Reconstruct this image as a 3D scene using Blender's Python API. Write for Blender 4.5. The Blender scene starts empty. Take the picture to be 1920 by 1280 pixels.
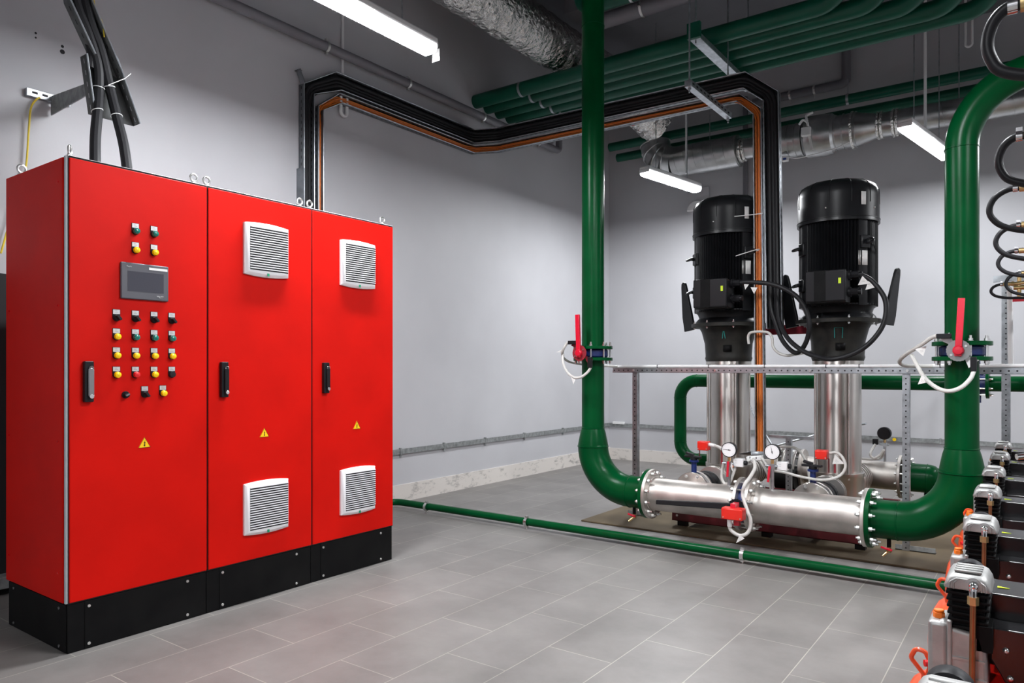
import bpy, math, random
from mathutils import Vector, Matrix
random.seed(7)
C = bpy.context.scene.collection
SC = bpy.context.scene
PI = math.pi
R = math.radians

# ------------------------------------------------------------------ camera, world, exposure
cam = bpy.data.cameras.new('camera'); camo = bpy.data.objects.new('camera', cam); C.objects.link(camo)
camo.location = (0, 0, 1.146); camo.rotation_euler = (R(90), 0, R(36.12))
cam.sensor_width = 36; cam.sensor_fit = 'HORIZONTAL'; cam.lens = 1362 / 1920 * 36
cam.shift_y = 50.3 / 1920; cam.clip_start = .05
SC.camera = camo
w = bpy.data.worlds.new('world'); SC.world = w; w.use_nodes = True
w.node_tree.nodes['Background'].inputs[0].default_value = (.5, .52, .6, 1)
w.node_tree.nodes['Background'].inputs[1].default_value = .05
SC.view_settings.view_transform = 'Standard'; SC.view_settings.look = 'None'
SC.view_settings.gamma = 1; SC.view_settings.use_curve_mapping = False
SC.view_settings.exposure = 0.0
LAMP = 315.0          # emission strength of the lamp diffusers

# ------------------------------------------------------------------ materials
def mk(name):
    m = bpy.data.materials.new(name); m.use_nodes = True
    return m, m.node_tree.nodes, m.node_tree.links, m.node_tree.nodes['Principled BSDF']
def pm(name, col, rough=.5, metal=0, vary=0, vscale=8, bump=0, bscale=60, coat=0, rvary=0, spec=.5, aniso=0, emit=None, estr=0, dirt=None):
    m, N, Lk, b = mk(name)
    b.inputs['Base Color'].default_value = (*col, 1); b.inputs['Roughness'].default_value = rough
    b.inputs['Metallic'].default_value = metal; b.inputs['Coat Weight'].default_value = coat
    b.inputs['Specular IOR Level'].default_value = spec
    if aniso:
        b.inputs['Anisotropic'].default_value = aniso; tn = N.new('ShaderNodeTangent'); tn.direction_type = 'RADIAL'; tn.axis = 'Z'; b.inputs['Anisotropic Rotation'].default_value = .25; Lk.new(tn.outputs[0], b.inputs['Tangent'])
    if emit: b.inputs['Emission Color'].default_value = (*emit, 1); b.inputs['Emission Strength'].default_value = estr
    if vary or bump or rvary:
        tc = N.new('ShaderNodeTexCoord')
    if vary or rvary:
        n = N.new('ShaderNodeTexNoise'); n.inputs['Scale'].default_value = vscale; n.inputs['Detail'].default_value = 6
        Lk.new(tc.outputs['Object'], n.inputs['Vector'])
        if vary:
            r = N.new('ShaderNodeValToRGB'); d = dirt or [c * (1 - vary) for c in col]
            r.color_ramp.elements[0].position = .3; r.color_ramp.elements[1].position = .7
            r.color_ramp.elements[0].color = (*d, 1); r.color_ramp.elements[1].color = (*[min(1, c * (1 + vary * .4)) for c in col], 1)
            Lk.new(n.outputs[0], r.inputs[0]); Lk.new(r.outputs[0], b.inputs['Base Color'])
        if rvary:
            mr = N.new('ShaderNodeMapRange'); mr.inputs[3].default_value = rough - rvary; mr.inputs[4].default_value = rough + rvary
            Lk.new(n.outputs[0], mr.inputs[0]); Lk.new(mr.outputs[0], b.inputs['Roughness'])
    if bump:
        n2 = N.new('ShaderNodeTexNoise'); n2.inputs['Scale'].default_value = bscale; n2.inputs['Detail'].default_value = 4
        bp = N.new('ShaderNodeBump'); bp.inputs['Strength'].default_value = bump; bp.inputs['Distance'].default_value = .004
        Lk.new(tc.outputs['Object'], n2.inputs['Vector']); Lk.new(n2.outputs[0], bp.inputs['Height']); Lk.new(bp.outputs[0], b.inputs['Normal'])
    return m
GREEN = pm('green_paint', (.0, .066, .017), .28, vary=.25, vscale=5, bump=.06, bscale=40, spec=.13)
GREENB = pm('green_paint_ceiling', (.004, .085, .05), .38, spec=.3, vary=.2, vscale=5, bump=.05, bscale=40)
RED = pm('cabinet_red', (.62, .0065, .003), .45, spec=.10, vary=.12, vscale=3, bump=.05, bscale=350)
REDSIDE = RED
BLACKM = pm('plinth_black', (.004, .004, .0045), .5, spec=.09, vary=.5, vscale=9, dirt=(.009, .009, .009))
BLACK = pm('black_plastic', (.012, .012, .014), .38, spec=.22)
BLACKR = pm('black_rubber', (.016, .016, .018), .45, spec=.22)
MOTOR = pm('motor_black', (.010, .0105, .012), .33, spec=.3, vary=.3, vscale=12, bump=.05, bscale=120)
CAST = pm('pump_head_black', (.010, .010, .010), .45, spec=.22, vary=.7, vscale=14, dirt=(.025, .024, .02), bump=.2, bscale=60)
STEEL = pm('stainless', (.60, .57, .54), .33, 1, aniso=.85, vary=.15, vscale=3, rvary=.08)
STEELM = pm('stainless_manifold', (.68, .64, .60), .48, 1, vary=.3, vscale=6, rvary=.12)
ZINC = pm('galvanised', (.50, .53, .56), .4, 1, vary=.3, vscale=25)
ZINCD = pm('galvanised_dull', (.30, .315, .315), .55, .35, vary=.4, vscale=30)
TRAYM = pm('tray_steel', (.24, .26, .28), .40, .8, vary=.25, vscale=14)
BOLT = pm('bolt_zinc', (.75, .75, .74), .3, 1)
FOIL = pm('foil', (.80, .79, .76), .18, 1, bump=1.0, bscale=24)
FOIL.node_tree.nodes['Bump'].inputs['Distance'].default_value = .03
DUCT = pm('duct_zinc', (.55, .56, .56), .33, 1, vary=.3, vscale=6, rvary=.1)
ROOFLIT = pm('roof_lit_grey', (.55, .52, .52), .5)  # light grey stands in for the brightly lit roof edge, cuts red bounce
SHROUD = pm('shroud_black', (.012, .012, .013), .22, spec=.5)
WHITE = pm('white_plastic', (.8, .8, .8), .4)
VENTW = pm('vent_white', (.82, .82, .84), .45)
CABLEW = pm('white_cable', (.62, .61, .58), .45)
PAPER = pm('label_white', (.8, .79, .77), .6)
LABELG = pm('label_plate', (.62, .62, .62), .4, .3)
YEL = pm('yellow_lens', (.95, .62, .0), .25, coat=.5)
GRN = pm('green_lens', (.0, .16, .12), .2, coat=.5)
REDL = pm('red_lens', (.7, .01, .015), .25, coat=.5)
SIGNY = pm('sign_yellow', (.95, .62, .0), .5)
HMI = pm('panel_grey', (.085, .085, .10), .45)
SCR = pm('screen_dark', (.06, .06, .075), .12)
DARK = pm('dark_gap', (.01, .01, .012), .7)
HANDC = pm('handle_grey', (.28, .28, .29), .25, .6)
CHROME = pm('chrome', (.8, .8, .8), .12, 1)
REDP = pm('red_lever', (.62, .008, .03), .3, coat=.3)
REDB = pm('red_box', (.75, .02, .01), .35, coat=.2)
MAROON = pm('red_frame_shaded', (.10, .006, .010), .45, vary=.3, vscale=10)  # red darkened to hold the shade under the manifold
MAROOND = pm('maroon_plate', (.25, .02, .03), .4)
BLUE = pm('valve_blue', (.008, .025, .14), .4, vary=.3, vscale=20)
BRASS = pm('brass', (.75, .55, .26), .3, 1)
COPPER = pm('copper', (.42, .19, .09), .38, 1, vary=.3, vscale=14)
ALU = pm('cast_aluminium', (.46, .46, .45), .50, .8, vary=.25, vscale=20, bump=.15, bscale=150)
ORG = pm('tank_orange_red', (.85, .09, .02), .32, coat=.3)
CAPO = pm('orange_cap', (.95, .2, .01), .4)
MAT = pm('brown_mat', (.135, .10, .055), .8, vary=.3, vscale=3, bump=.2, bscale=30)
GREYP = pm('grey_pipe', (.17, .165, .185), .45)
ORANGEC = pm('orange_cable', (.75, .2, .03), .45)
YELC = pm('yellow_wire', (.75, .55, .03), .5)
DIAL = pm('dial_white', (.85, .85, .86), .4)
TEAL = pm('teal_chalk', (.02, .30, .26), .8)
LIME = pm('lime_sticker', (.62, .8, .02), .6)
TAPE = pm('red_tape', (.45, .01, .02), .5)
BLUEC = pm('blue_cap', (.03, .07, .3), .5)
DISCG = pm('valve_disc_grey', (.30, .30, .30), .35, .8)
CONC = pm('ceiling_concrete', (.14, .14, .155), .8, vary=.15, vscale=2)
EMIT = pm('lamp_diffuser', (.9, .9, .9), .4, emit=(.95, .97, 1.0), estr=LAMP)
EMITD = pm('lamp_diffuser_dimmer', (.9, .9, .9), .4, emit=(.95, .97, 1.0), estr=LAMP * .45)
EMITS = pm('lamp_diffuser_side', (.9, .9, .9), .4, emit=(.93, .96, 1.0), estr=LAMP * .013)
TSD = pm('tray_dark', (.10, .108, .108), .5, .2, vary=.3, vscale=20)
LINED = pm('print_grey', (.25, .25, .25), .7)

def wall_material():
    m, N, Lk, b = mk('wall_paint'); tc = N.new('ShaderNodeTexCoord')
    n = N.new('ShaderNodeTexNoise'); n.inputs['Scale'].default_value = 1.3; n.inputs['Detail'].default_value = 5
    r = N.new('ShaderNodeValToRGB'); r.color_ramp.elements[0].position = .3; r.color_ramp.elements[1].position = .7
    r.color_ramp.elements[0].color = (.47, .47, .492, 1); r.color_ramp.elements[1].color = (.525, .525, .548, 1)
    Lk.new(tc.outputs['Object'], n.inputs['Vector']); Lk.new(n.outputs[0], r.inputs[0]); Lk.new(r.outputs[0], b.inputs['Base Color'])
    n2 = N.new('ShaderNodeTexNoise'); n2.inputs['Scale'].default_value = 90
    bp = N.new('ShaderNodeBump'); bp.inputs['Strength'].default_value = .12; bp.inputs['Distance'].default_value = .002
    Lk.new(tc.outputs['Object'], n2.inputs['Vector']); Lk.new(n2.outputs[0], bp.inputs['Height']); Lk.new(bp.outputs[0], b.inputs['Normal'])
    b.inputs['Roughness'].default_value = .55
    return m
def floor_material():
    m, N, Lk, b = mk('floor_tiles'); tc = N.new('ShaderNodeTexCoord')
    sx = N.new('ShaderNodeSeparateXYZ'); cx = N.new('ShaderNodeCombineXYZ')
    Lk.new(tc.outputs['Object'], sx.inputs[0])
    a = N.new('ShaderNodeMath'); a.inputs[1].default_value = -2.81 + .3; Lk.new(sx.outputs[1], a.inputs[0]); Lk.new(a.outputs[0], cx.inputs[0])
    c = N.new('ShaderNodeMath'); c.inputs[1].default_value = 1.351; Lk.new(sx.outputs[0], c.inputs[0]); Lk.new(c.outputs[0], cx.inputs[1])
    br = N.new('ShaderNodeTexBrick'); br.offset = .5; br.squash = 1
    br.inputs['Scale'].default_value = 1; br.inputs['Brick Width'].default_value = .6; br.inputs['Row Height'].default_value = .2925
    br.inputs['Mortar Size'].default_value = .0022; br.inputs['Mortar Smooth'].default_value = .3; br.inputs['Bias'].default_value = 0
    br.inputs['Color1'].default_value = (.180, .170, .162, 1); br.inputs['Color2'].default_value = (.205, .194, .185, 1)
    br.inputs['Mortar'].default_value = (.36, .34, .30, 1)
    Lk.new(cx.outputs[0], br.inputs['Vector'])
    n = N.new('ShaderNodeTexNoise'); n.inputs['Scale'].default_value = 2.6; n.inputs['Detail'].default_value = 8; n.inputs['Roughness'].default_value = .65
    Lk.new(tc.outputs['Object'], n.inputs['Vector'])
    mr = N.new('ShaderNodeMapRange'); mr.inputs[1].default_value = .3; mr.inputs[2].default_value = .7; mr.inputs[3].default_value = .78; mr.inputs[4].default_value = 1.15
    Lk.new(n.outputs[0], mr.inputs[0])
    mx = N.new('ShaderNodeMix'); mx.data_type = 'RGBA'; mx.blend_type = 'MULTIPLY'; mx.inputs[0].default_value = 1
    Lk.new(br.outputs['Color'], mx.inputs[6]); Lk.new(mr.outputs[0], mx.inputs[7]); Lk.new(mx.outputs[2], b.inputs['Base Color'])
    bp = N.new('ShaderNodeBump'); bp.inputs['Strength'].default_value = .15; bp.inputs['Distance'].default_value = .002; bp.invert = True
    Lk.new(br.outputs['Fac'], bp.inputs['Height']); Lk.new(bp.outputs[0], b.inputs['Normal'])
    b.inputs['Roughness'].default_value = .44; b.inputs['Specular IOR Level'].default_value = .5
    return m
def skirting_material():
    m, N, Lk, b = mk('kerb_concrete'); tc = N.new('ShaderNodeTexCoord')
    mp = N.new('ShaderNodeMapping'); mp.inputs['Scale'].default_value = (4, 4, 9); Lk.new(tc.outputs['Object'], mp.inputs[0])
    n = N.new('ShaderNodeTexNoise'); n.inputs['Scale'].default_value = 1.6; n.inputs['Detail'].default_value = 9; n.inputs['Roughness'].default_value = .75
    Lk.new(mp.outputs[0], n.inputs['Vector'])
    r = N.new('ShaderNodeValToRGB'); r.color_ramp.elements[0].position = .32; r.color_ramp.elements[1].position = .47
    r.color_ramp.elements[0].color = (.30, .285, .27, 1); r.color_ramp.elements[1].color = (.66, .62, .58, 1)
    Lk.new(n.outputs[0], r.inputs[0]); Lk.new(r.outputs[0], b.inputs['Base Color']); b.inputs['Roughness'].default_value = .8
    return m
WALL = wall_material(); FLOOR = floor_material(); KERB = skirting_material()

# ------------------------------------------------------------------ mesh building
def frame(o, z, x=None):
    z = Vector(z).normalized(); x = Vector(x) if x is not None else (Vector((1, 0, 0)) if abs(z.x) < .9 else Vector((0, 1, 0)))
    x = (x - z * x.dot(z)).normalized(); y = z.cross(x)
    m = Matrix((x, y, z)).transposed().to_4x4(); m.translation = Vector(o); return m
class MB:
    def __init__(s): s.v = []; s.f = []; s.m = []
    def add(s, vs, fs, mi=0):
        b = len(s.v); s.v += [Vector(p) for p in vs]; s.f += [[b + i for i in f] for f in fs]; s.m += [mi] * len(fs); return s
    def box(s, c, d, rot=None, mi=0):
        c = Vector(c); h = Vector(d) / 2
        vs = [Vector((x * h.x, y * h.y, z * h.z)) for z in (-1, 1) for y in (-1, 1) for x in (-1, 1)]
        if rot is not None: vs = [rot @ p for p in vs]
        return s.add([c + p for p in vs], [(0, 2, 3, 1), (4, 5, 7, 6), (0, 1, 5, 4), (2, 6, 7, 3), (0, 4, 6, 2), (1, 3, 7, 5)], mi)
    def bx(s, x0, x1, y0, y1, z0, z1, mi=0): return s.box(((x0 + x1) / 2, (y0 + y1) / 2, (z0 + z1) / 2), (x1 - x0, y1 - y0, z1 - z0), mi=mi)
    def rings(s, rs, closed=False, cap=True, mi=0):
        n = len(rs[0]); vs = [p for r in rs for p in r]; fs = []; k = len(rs)
        for i in range(k if closed else k - 1):
            j = (i + 1) % k
            for a in range(n):
                b = (a + 1) % n; fs.append((i * n + a, i * n + b, j * n + b, j * n + a))
        if cap and not closed: fs.append(tuple(range(n - 1, -1, -1))); fs.append(tuple((k - 1) * n + a for a in range(n)))
        return s.add(vs, fs, mi)
    def lathe(s, prof, M=None, n=28, mi=0, cap=True):
        M = M or Matrix(); rs = []
        for r, z in prof: rs.append([M @ Vector((max(r, 1e-5) * math.cos(2 * PI * a / n), max(r, 1e-5) * math.sin(2 * PI * a / n), z)) for a in range(n)])
        return s.rings(rs, cap=cap, mi=mi)
    def cyl(s, p0, p1, r, r1=None, n=24, mi=0):
        p0 = Vector(p0); p1 = Vector(p1); L = (p1 - p0).length
        return s.lathe([(r, 0), (r if r1 is None else r1, L)], frame(p0, p1 - p0), n, mi)
    def tube(s, pts, r, n=12, closed=False, mi=0):
        pts = [Vector(p) for p in pts]; k = len(pts); rs = []; x = None
        rad = r if callable(r) else (lambda i: r)
        for i in range(k):
            if closed: t = pts[(i + 1) % k] - pts[i - 1]
            else: t = pts[min(i + 1, k - 1)] - pts[max(i - 1, 0)]
            t.normalize()
            if x is None: x = Vector((0, 0, 1)) if abs(t.z) < .9 else Vector((1, 0, 0))
            x = (x - t * x.dot(t)).normalized(); y = t.cross(x)
            rs.append([pts[i] + (x * math.cos(2 * PI * a / n) + y * math.sin(2 * PI * a / n)) * rad(i) for a in range(n)])
        return s.rings(rs, closed=closed, mi=mi)
    def prism(s, poly, z0, z1, M=None, mi=0):
        M = M or Matrix(); n = len(poly)
        vs = [M @ Vector((p[0], p[1], z0)) for p in poly] + [M @ Vector((p[0], p[1], z1)) for p in poly]
        fs = [tuple(range(n - 1, -1, -1)), tuple(range(n, 2 * n))] + [(i, (i + 1) % n, n + (i + 1) % n, n + i) for i in range(n)]
        return s.add(vs, fs, mi)
    def torus(s, M, RR, r, n=24, k=10, mi=0):
        return s.tube([M @ Vector((RR * math.cos(2 * PI * a / n), RR * math.sin(2 * PI * a / n), 0)) for a in range(n)], r, k, True, mi)
    def ring(s, M, r0, r1, z0, z1, n=36, mi=0):      # annular disc
        return s.rings([[M @ Vector((r * math.cos(2 * PI * a / n), r * math.sin(2 * PI * a / n), z)) for a in range(n)] for r, z in ((r0, z0), (r1, z0), (r1, z1), (r0, z1))], closed=True, mi=mi)
    def sphere(s, c, r, n=16, mi=0):
        return s.lathe([(r * math.sin(PI * i / 10), -r * math.cos(PI * i / 10)) for i in range(11)], Matrix.Translation(Vector(c)), n, mi)
    def build(s, name, mat, parent=None, world=True, bevel=0, angle=35, seg=2, solid=0):
        off = ROOT.get(parent.name, Vector()) if (parent is not None and world) else Vector()
        me = bpy.data.meshes.new(name); me.from_pydata([tuple(p - off) for p in s.v], [], s.f)
        for q in (mat if isinstance(mat, (list, tuple)) else [mat]): me.materials.append(q)
        if isinstance(mat, (list, tuple)): me.polygons.foreach_set('material_index', s.m)
        me.polygons.foreach_set('use_smooth', [True] * len(s.f)); me.set_sharp_from_angle(angle=R(angle)); me.update()
        o = bpy.data.objects.new(name, me); C.objects.link(o)
        if parent is not None: o.parent = parent; ROOT[o.name] = ROOT.get(parent.name, Vector())
        if solid:
            q = o.modifiers.new('solid', 'SOLIDIFY'); q.thickness = solid; q.offset = 0
        if bevel:
            q = o.modifiers.new('bevel', 'BEVEL'); q.width = bevel; q.segments = seg; q.limit_method = 'ANGLE'; q.angle_limit = R(40)
        return o
ROOT = {}
def tag(o, label, cat=None, group=None, kind=None):
    if label: o['label'] = label
    if cat: o['category'] = cat
    if group: o['group'] = group
    if kind: o['kind'] = kind
    return o
def thing(name, label, cat, loc, group=None, rz=0):
    o = bpy.data.objects.new(name, None); C.objects.link(o); o.location = loc; o.rotation_euler = (0, 0, rz); o.empty_display_size = .05
    ROOT[o.name] = Vector(loc); return tag(o, label, cat, group)
def struct(name, mb, mat, **k): return tag(mb.build(name, mat, **k), None, kind='structure')
def copy_tree(o, parent=None, loc=None, label=None, group=None):
    c = o.copy(); C.objects.link(c)
    if parent is not None: c.parent = parent
    if loc is not None: c.location = loc; ROOT[c.name] = Vector(loc)
    if label: c['label'] = label
    if group: c['group'] = group
    for ch in list(o.children): copy_tree(ch, c)
    return c
def fillet(pts, rad, seg=8):
    pts = [Vector(p) for p in pts]; out = [pts[0]]
    for i in range(1, len(pts) - 1):
        a, b, c = pts[i - 1], pts[i], pts[i + 1]; u = (a - b).normalized(); v = (c - b).normalized()
        ang = u.angle(v); t = min(rad / math.tan(ang / 2), (a - b).length * .49, (c - b).length * .49); rr = t * math.tan(ang / 2)
        ctr = b + (u + v).normalized() * rr / math.sin(ang / 2); p0 = b + u * t; p1 = b + v * t
        e0 = p0 - ctr; e1 = p1 - ctr; th = e0.angle(e1)
        for k in range(seg + 1):
            f = k / seg; out.append(ctr + (e0 * math.sin((1 - f) * th) + e1 * math.sin(f * th)) / math.sin(th))
    out.append(pts[-1]); return out
def spline(pts, sub=6):
    p = [Vector(q) for q in pts]; p = [p[0] * 2 - p[1]] + p + [p[-1] * 2 - p[-2]]; out = []
    for i in range(1, len(p) - 2):
        for k in range(sub):
            t = k / sub; a, b, c, d = p[i - 1:i + 3]
            out.append(.5 * (2 * b + (c - a) * t + (2 * a - 5 * b + 4 * c - d) * t * t + (3 * b - a - 3 * c + d) * t ** 3))
    out.append(p[-2]); return out
def hexpoly(r): return [(r * math.cos(PI / 3 * i), r * math.sin(PI / 3 * i)) for i in range(6)]
_bolt = {}
def bolt_mesh(r, L):      # threaded stud with a nut at either end of the grip length L, axis z, centred
    k = (r, L)
    if k not in _bolt:
        m = MB(); e = r * 1.3
        m.cyl((0, 0, -L / 2 - e * 1.6), (0, 0, L / 2 + e * 2.0), r * .55, n=10)
        for q in (-1, 1):
            z0 = q * L / 2; m.prism(hexpoly(r), min(z0, z0 + q * e), max(z0, z0 + q * e)); m.cyl((0, 0, z0 - .001), (0, 0, z0 + q * .002), r * 1.25, n=14)
        o = m.build('bolt', BOLT); _bolt[k] = o.data; C.objects.unlink(o); bpy.data.objects.remove(o)
    return _bolt[k]
def bolts(parent, ctr, axis, RR, n, r, L, start=0, name='bolt', world=True):
    off = ROOT.get(parent.name, Vector()) if world else Vector(); M = frame(Vector(ctr) - off, axis); me = bolt_mesh(r, L)
    for i in range(n):
        a = start + 2 * PI * i / n; o = bpy.data.objects.new(name, me); C.objects.link(o); o.parent = parent
        T = M @ Matrix.Translation((RR * math.cos(a), RR * math.sin(a), 0)); o.location = T.translation; o.rotation_euler = T.to_euler()
def text_mesh(body, size, M, mat, name, parent, depth=.0006, align='LEFT'):
    cu = bpy.data.curves.new('lettering', 'FONT'); cu.body = body; cu.size = size; cu.extrude = depth; cu.align_x = align
    t = bpy.data.objects.new('lettering', cu); C.objects.link(t); bpy.context.view_layer.update()
    me = bpy.data.meshes.new_from_object(t.evaluated_get(bpy.context.evaluated_depsgraph_get()))
    bpy.data.objects.remove(t); me.transform(M); me.materials.clear(); me.materials.append(mat)
    off = ROOT.get(parent.name, Vector())
    me.transform(Matrix.Translation(-off)); o = bpy.data.objects.new(name, me); C.objects.link(o); o.parent = parent; ROOT[o.name] = off
    return o
def cable(name, label, pts, r, mat, cat='cable', group=None, smooth=True, n=10, parent=None):
    m = MB().tube(spline(pts) if smooth else pts, r, n)
    o = m.build(name, mat, parent)
    return tag(o, label, cat, group) if parent is None else o
def tri_tag(parent, a, b, c, th=.0012):
    a, b, c = Vector(a), Vector(b), Vector(c); nn = (b - a).cross(c - a).normalized() * th; m = MB()
    m.add([a - nn, b - nn, c - nn, a + nn, b + nn, c + nn], [(0, 2, 1), (3, 4, 5), (0, 1, 4, 3), (1, 2, 5, 4), (2, 0, 3, 5)])
    g = (a + b + c) / 3
    for q in (-.0, .22):        # printed dashes
        u = (b - a).normalized(); s0 = g + (c - g) * q - u * (b - a).length * .16 * (1 - q); s1 = g + (c - g) * q + u * (b - a).length * .14 * (1 - q); hh = (c - g).normalized() * .0012
        for sg in (1, -1): m.add([s0 + nn * 1.2 * sg, s1 + nn * 1.2 * sg, s1 + hh + nn * 1.2 * sg, s0 + hh + nn * 1.2 * sg], [(0, 1, 2, 3)], 1)
    return tag(m.build('marker_tag', [PAPER, LINED], parent), 'white triangular marker tag')

# ------------------------------------------------------------------ the room
WX, WY, CZ, EX, SY = -4.45, 8.19, 4.5, 3.2, -2.6
struct('floor', MB().bx(WX - .2, EX + .2, SY - .2, WY + .2, -.2, 0), FLOOR)
struct('ceiling', MB().bx(WX - .2, EX + .2, SY - .2, WY + .2, CZ, CZ + .2), CONC)
wl = struct('wall_left', MB().bx(WX - .2, WX, SY - .2, WY + .2, 0, CZ), WALL)
struct('wall_back', MB().bx(WX, EX, WY, WY + .2, 0, CZ), WALL)
struct('wall_right', MB().bx(EX, EX + .2, SY - .2, WY + .2, 0, CZ), WALL)
struct('wall_front', MB().bx(WX, EX, SY - .2, SY, 0, CZ), WALL)
struct('baseboard_left', MB().bx(WX, WX + .012, SY, WY, 0, .148), KERB)
struct('baseboard_back', MB().bx(WX + .012, EX, WY - .012, WY, 0, .14), KERB)
struct('trim_1', MB().bx(-3.35, EX, 5.36, 5.75, 4.22, CZ), CONC)        # downstand beam
for y, z, r in ((1.675, 2.98, .006), (1.675, 2.955, .005), (1.809, 2.955, .008), (1.809, 2.925, .013)):
    tag(MB().cyl((WX, y, z), (WX + .0015, y, z), r, n=14).build('screw_hole', DARK, wl), 'dark drilled hole')

# ------------------------------------------------------------------ lamps
def lamp(label, x, y0, y1, z, rz=0, drop=True, plate=False, em=None):
    L = y1 - y0; t = thing('ceiling_light', label, 'light', (x, (y0 + y1) / 2, z), 'linear ceiling lights', rz)
    h = L / 2; m = MB()
    A = [(-.054, .014), (-.054, -.014), (-.049, -.026), (-.038, -.034), (.038, -.034), (.049, -.026), (.054, -.014), (.054, .014)]
    m.rings([[Vector((x, y, z)) for x, z in A] for y in (-h, h)], mi=1)
    for k, f in enumerate(m.f):
        if len(f) == 4 and all(abs(m.v[i].x) < .045 for i in f): m.m[k] = 0
    m.build('diffuser', [em or EMIT, EMITS], t, world=False, angle=60)
    MB().box((0, 0, .034), (.116, L + .02, .042)).build('housing', WHITE, t, world=False, bevel=.012)
    for q in (-1, 1):
        MB().box((0, q * (L / 2 + .006), .012), (.112, .012, .036)).build('end_cap', WHITE, t, world=False, bevel=.006)
    for q in (-.3, .3):
        if drop: MB().cyl((0, q * L, .05), (0, q * L, CZ - z), .004, n=8).build('suspension_wire', ZINC, t, world=False)
    if plate: MB().box((.0, L / 2 + .05, -.022), (.058, .002, .070)).box((0, L / 2 + .03, .005), (.004, .05, .004)).build('hanging_card', PAPER, t, world=False)
    return t
lamp('long glowing light above the red cabinets with a card on its end', -2.90, 2.00, 3.16, 3.02, plate=True)
lamp('glowing light hung before the back wall near the left pump', -2.99, 6.34, 7.28, 3.02, R(-9))
lamp('glowing light partly hidden by the thick green riser on the right', -.77, 6.32, 7.45, 3.02, R(-9), em=EMITD)
lamp('ceiling light over the open floor outside the frame', -.8, 2.0, 3.15, 3.02)
lamp('added ceiling light behind the viewer outside the frame', -.8, -2.3, -1.15, 3.02)  # unseen lamp, added to brighten the side of the first cabinet
lamp('ceiling light over the compressors outside the frame', 1.5, 2.0, 3.15, 3.02)
lamp('ceiling light at the far end of the compressor side', 1.5, 6.3, 7.45, 3.02)
MB().cyl((-3.0, 7.2, 3.18), (-3.0, 7.2, CZ), .012, n=10).build('x', WHITE).name = 'wiring_conduit'
tag(bpy.data.objects['wiring_conduit'], 'white wiring conduit dropping to the light near the left pump', 'conduit')
o = MB().cyl((-.83, 7.3, 3.18), (-.83, 7.3, CZ), .012, n=10).build('wiring_conduit', WHITE)
tag(o, 'white wiring conduit dropping to the light beside the right green riser', 'conduit')
o = MB().tube(fillet([(-.55, 7.6, CZ), (-.55, 7.6, 4.0), (-.50, 7.6, 4.0), (-.50, 7.6, CZ)], .025), .010, 8).build('wiring_conduit', WHITE)
tag(o, 'looped white conduit hanging high by the back wall', 'conduit')

# ------------------------------------------------------------------ red control cabinets
CX, CY = -3.143, 1.30
XF = frame((0, 0, 0), (1, 0, 0), (0, 1, 0))      # local x -> world Y, local y -> world Z, local z -> world +X
def front(y, z, x=CX): return Matrix.Translation((x, CY + y, z)) @ XF
def eyebolt(t, x, y, ax=(1, 0, 0)):
    MB().cyl((x, y, 2.0), (x, y, 2.012), .016, n=16).cyl((x, y, 2.012), (x, y, 2.022), .009, n=12).torus(frame((x, y, 2.036), ax), .0165, .005, 20, 8).build('lifting_eye', BOLT, t)
def vent(t, y0, y1, z0, z1):
    yc, zc = (y0 + y1) / 2, (z0 + z1) / 2; W, H = y1 - y0, z1 - z0
    arc = lambda w, h, s: [(-w / 2, -h / 2), ] + [(-w / 2 + w * i / 10, -h / 2 - s * (1 - (2 * i / 10 - 1) ** 2)) for i in range(1, 10)] + [(w / 2, -h / 2), (w / 2, h / 2)] + [(w / 2 - w * i / 10, h / 2 + s * (1 - (2 * i / 10 - 1) ** 2)) for i in range(1, 10)] + [(-w / 2, h / 2)]
    m = MB(); M = front(yc, zc)
    rs = []
    for z, ins in ((0, 0), (.012, 0), (.024, .012), (.026, .016)):
        rs.append([M @ Vector((p[0], p[1], z)) for p in arc(W - ins * 2, H - .016 - ins * 2, .009)])
    m.rings(rs)
    f = m.build('vent_cover', VENTW, t)
    n = 18; gh = H - .052; ly = M @ Vector((0, 0, 0))
    s = MB(); d = MB()
    for i in range(n):
        zz = -gh / 2 + gh * (i + .5) / n
        d.add([M @ Vector((a, zz + b, .0268)) for a, b in ((-W / 2 + .022, -.0030), (W / 2 - .012, -.0030), (W / 2 - .012, .0030), (-W / 2 + .022, .0030))], [(0, 1, 2, 3)])
        s.prism([(-W / 2 + .022, zz + .0038), (W / 2 - .012, zz + .0038), (W / 2 - .012, zz + .008), (-W / 2 + .022, zz + .008)], .026, .030, M)
    d.build('slot', DARK, f).name = 'vent_slots'
    s.build('louvre', VENTW, f)
    MB().prism([(-.008, 0), (.004, 0), (.004, .014), (-.008, .014)], .026, .0275, M @ Matrix.Translation((0, -H / 2 + .004, 0))).build('maker_mark', pm('vent_green', (.0, .28, .13), .5), f)
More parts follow.
